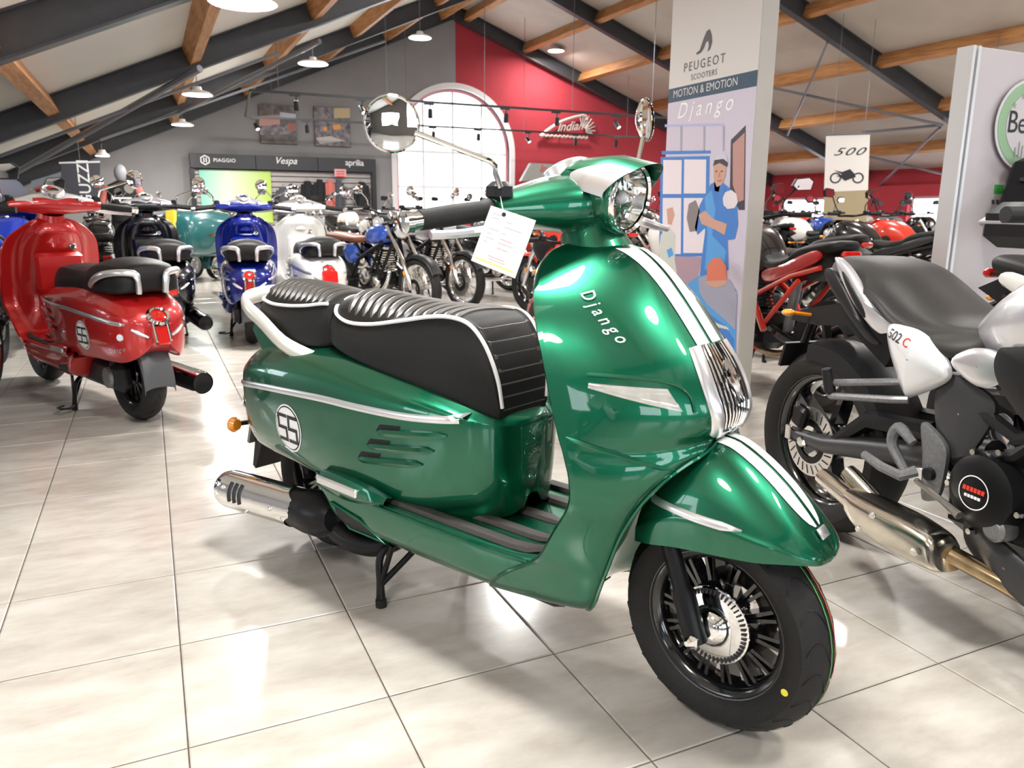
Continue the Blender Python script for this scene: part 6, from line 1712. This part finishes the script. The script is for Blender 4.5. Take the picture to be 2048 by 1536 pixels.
# vertical dark banner at the far left
GY = 12.2
def gpx(x, y): return atY(x, y, GY)
gb = thing('hanging_banner', 'dark grey vertical banner with white sideways lettering at the far left', 'banner', (0, 0, 0))
slab(gb, 'sheet', [gpx(122, 327), gpx(200, 325), gpx(200, 415), gpx(122, 415)], (0, .01, 0), flat_mat('banner_charcoal', (.055, .055, .07)))
m = MB(); m.tube([gpx(118, 326), gpx(200, 324)], .012, 8); m.o('top_rail', white, gb)
c = gpx(170, 365); m = MB(); text(m, 'GUZZI', lambda u, v: (c.x - v, GY - .006, c.z + u), .20, 0, 1.0, .008); m.o('banner_lettering', white, gb, flat=True)
q = gpx(160, 326); m = MB(); m.tube([q, (q.x, q.y, zroof(q.x) + .25)], .004, 5); m.o('suspension_wire', rod_m, gb)
slab(None, 'partition_board', [atY(62, 362, 13.4), atY(128, 342, 13.4), atY(128, 420, 13.4), atY(62, 420, 13.4)], (0, .04, 0), mat('blue_grey_board', (.25, .29, .34), .6))
tag(bpy.data.objects['partition_board'], 'blue-grey partition board under the low left eave', 'board')

# ---- mannequin
for ex in (1433.5, 1444.5): tpoly('eye', [(ex - 2, 342), (ex + 2.5, 341), (ex + 2.5, 343.5), (ex - 2, 344)], c_dark, 7)
tpoly('mouth', [(1435, 361), (1445, 359), (1444, 362.5), (1437, 364)], flat_mat('poster_lip', (.45, .18, .16)), 7)
tpoly('nose_shade', [(1439, 345), (1441, 345), (1442.5, 354), (1438, 355)], flat_mat('poster_skin_dark', (.48, .25, .18)), 7)
tpoly('collar', [(1424, 372), (1432, 384), (1436, 396), (1443, 384), (1452, 372), (1446, 400), (1428, 402)], c_blue, 6)
mq = thing('mannequin', 'grey headed mannequin wearing a black jacket with red sleeves', 'mannequin', (atY(246, 400, 12.6).x, 12.6, 0), -.1)
m = MB(); m.ell((0, 0, 1.52), (.085, .10, .125), 16, 10); m.lathe([(.05, 0), (.055, .12)], (0, 0, 1.33), (0, 0, 1), 12); m.o('head', mat('mannequin_grey', (.35, .36, .38), .5), mq)
rows = [[(w * math.cos(t), d * math.sin(t), z) for t in np.linspace(0, 2 * PI, 19)[:-1]] for z, w, d in ((.86, .17, .12), (.95, .17, .12), (1.10, .18, .13), (1.25, .215, .13), (1.35, .20, .11), (1.40, .10, .08), (1.42, .06, .06))]
m = MB(); m.grid(np.array(rows), closev=True, cap=True); m.o('jacket', cloth_k, mq)
for s in (-1, 1):
    m = MB(); m.tube([(s * .18, 0, 1.35), (s * .26, 0, 1.15), (s * .28, -.06, .92)], [.07, .055, .045], 10); m.o('sleeve', cloth_r, mq)
    m = MB(); m.tube([(s * .09, 0, .88), (s * .095, 0, .5), (s * .09, 0, .06)], [.09, .075, .06], 10); m.o('trouser_leg', cloth_k, mq)
    m = MB(); m.ell((s * .09, -.05, .04), (.05, .11, .04)); m.o('shoe', black_p, mq)
m = MB(); m.box((0, -.135, 1.18), (.26, .012, .025)); m.o('chest_stripe', white, mq, flat=True)

# ---- petrol green three-wheeler
ap = thing('three_wheeler', 'petrol green three-wheeled van with a yellow front panel and white wheels', 'vehicle', (atY(385, 560, 11.9).x, 12.2, 0), rz_of(-128))
part_loft('cab', [(-.95, .30, .42, .70), (-.9, .36, .38, .95), (-.3, .38, .36, 1.02), (.0, .36, .36, 1.04), (.28, .30, .40, .98), (.36, .18, .45, .85)], teal_p, ap)
for s in (-1, 1):
    wheel(ap, 'rear_tyre', -.60, .20, .10, .13, white, kind='cast', spokes=6, grooves=False, n=28, pair=False)
    ob_ = ap.children[-1]; ob_.location = (0, s * .36, 0)
    m = MB(); m.lathe([(.23, -.07), (.26, -.05), (.26, .05), (.23, .07)], (-.60, s * .36, .2), (0, 1, 0), 24, a0=-1.7, a1=1.7); m.o('wheel_arch', teal_p, ap)
wheel(ap, 'front_tyre', .36, .20, .10, .13, white, kind='cast', spokes=6, grooves=False, n=28, pair=False)
m = MB(); m.box((.36, 0, .74), (.05, .17, .62), Matrix.Rotation(-.12, 3, 'Y'), .02); m.o('front_panel', yellow_p, ap)
m = MB(); m.tube([(.36, 0, .25), (.22, 0, 1.0)], .03, 8); m.o('steering_column', steel, ap)
bars(ap, .25, 1.02, .30, .03, .12, 'chrome')
m = MB(); m.box((.33, -.22, .62), (.006, .09, .14)); m.o('price_card', white, ap, flat=True)

# ---- price card hanging from the green scooter
SM = Matrix.Translation((0.473, 2.393, 0)) @ Matrix.Rotation(rz_of(-65.5), 4, 'Z')
pc0 = SM @ Vector((.99, -.335, 1.0)); pcn = (SM.to_3x3() @ Vector((.62, -.78, 0))).normalized()
card = thing('price_card', 'white price card hanging from the green scooter handlebar', 'price tag', (0, 0, 0))
cor = [hit(982, 411, pc0, pcn), hit(1072, 441, pc0, pcn), hit(1030, 557, pc0, pcn), hit(942, 521, pc0, pcn)]
slab(card, 'sheet', cor[::-1], pcn * -.0012, mat('paper_white', (.88, .88, .88), .6))
def cp(u, v): return cor[0].lerp(cor[1], u).lerp(cor[3].lerp(cor[2], u), v) + pcn * .0008
for k, (u0, u1, v, mm) in enumerate([(.10, .28, .10, 'i'), (.10, .26, .17, 'i'), (.42, .55, .17, 'i'), (.42, .80, .26, 'i'), (.12, .34, .36, 'i'), (.42, .50, .37, 'i'), (.12, .22, .44, 'i'), (.12, .30, .52, 'i'), (.42, .68, .47, 'r'), (.40, .72, .54, 'i'), (.10, .20, .59, 'i'), (.42, .66, .63, 'r'), (.30, .66, .80, 'r'), (.32, .70, .845, 'i')]):
    ngon(card, 'printed_line', [cp(u0, v), cp(u1, v), cp(u1, v + .018), cp(u0, v + .018)], flat_mat('faint_ink', (.55, .55, .62)) if mm == 'i' else flat_mat('faint_red_ink', (.80, .45, .45)))
ngon(card, 'yellow_line', [cp(.06, .90), cp(.92, .90), cp(.92, .935), cp(.06, .935)], flat_mat('faint_yellow_ink', (.78, .76, .28)))
hl = cp(.32, .075); m = MB(); m.lathe([(0, .0008), (.004, .0008)], hl, pcn, 12); m.o('punched_hole', ink, card)
m = MB(); m.tube([hl, SM @ Vector((.93, -.24, 1.10))], .0008, 4); m.o('string', white, card)
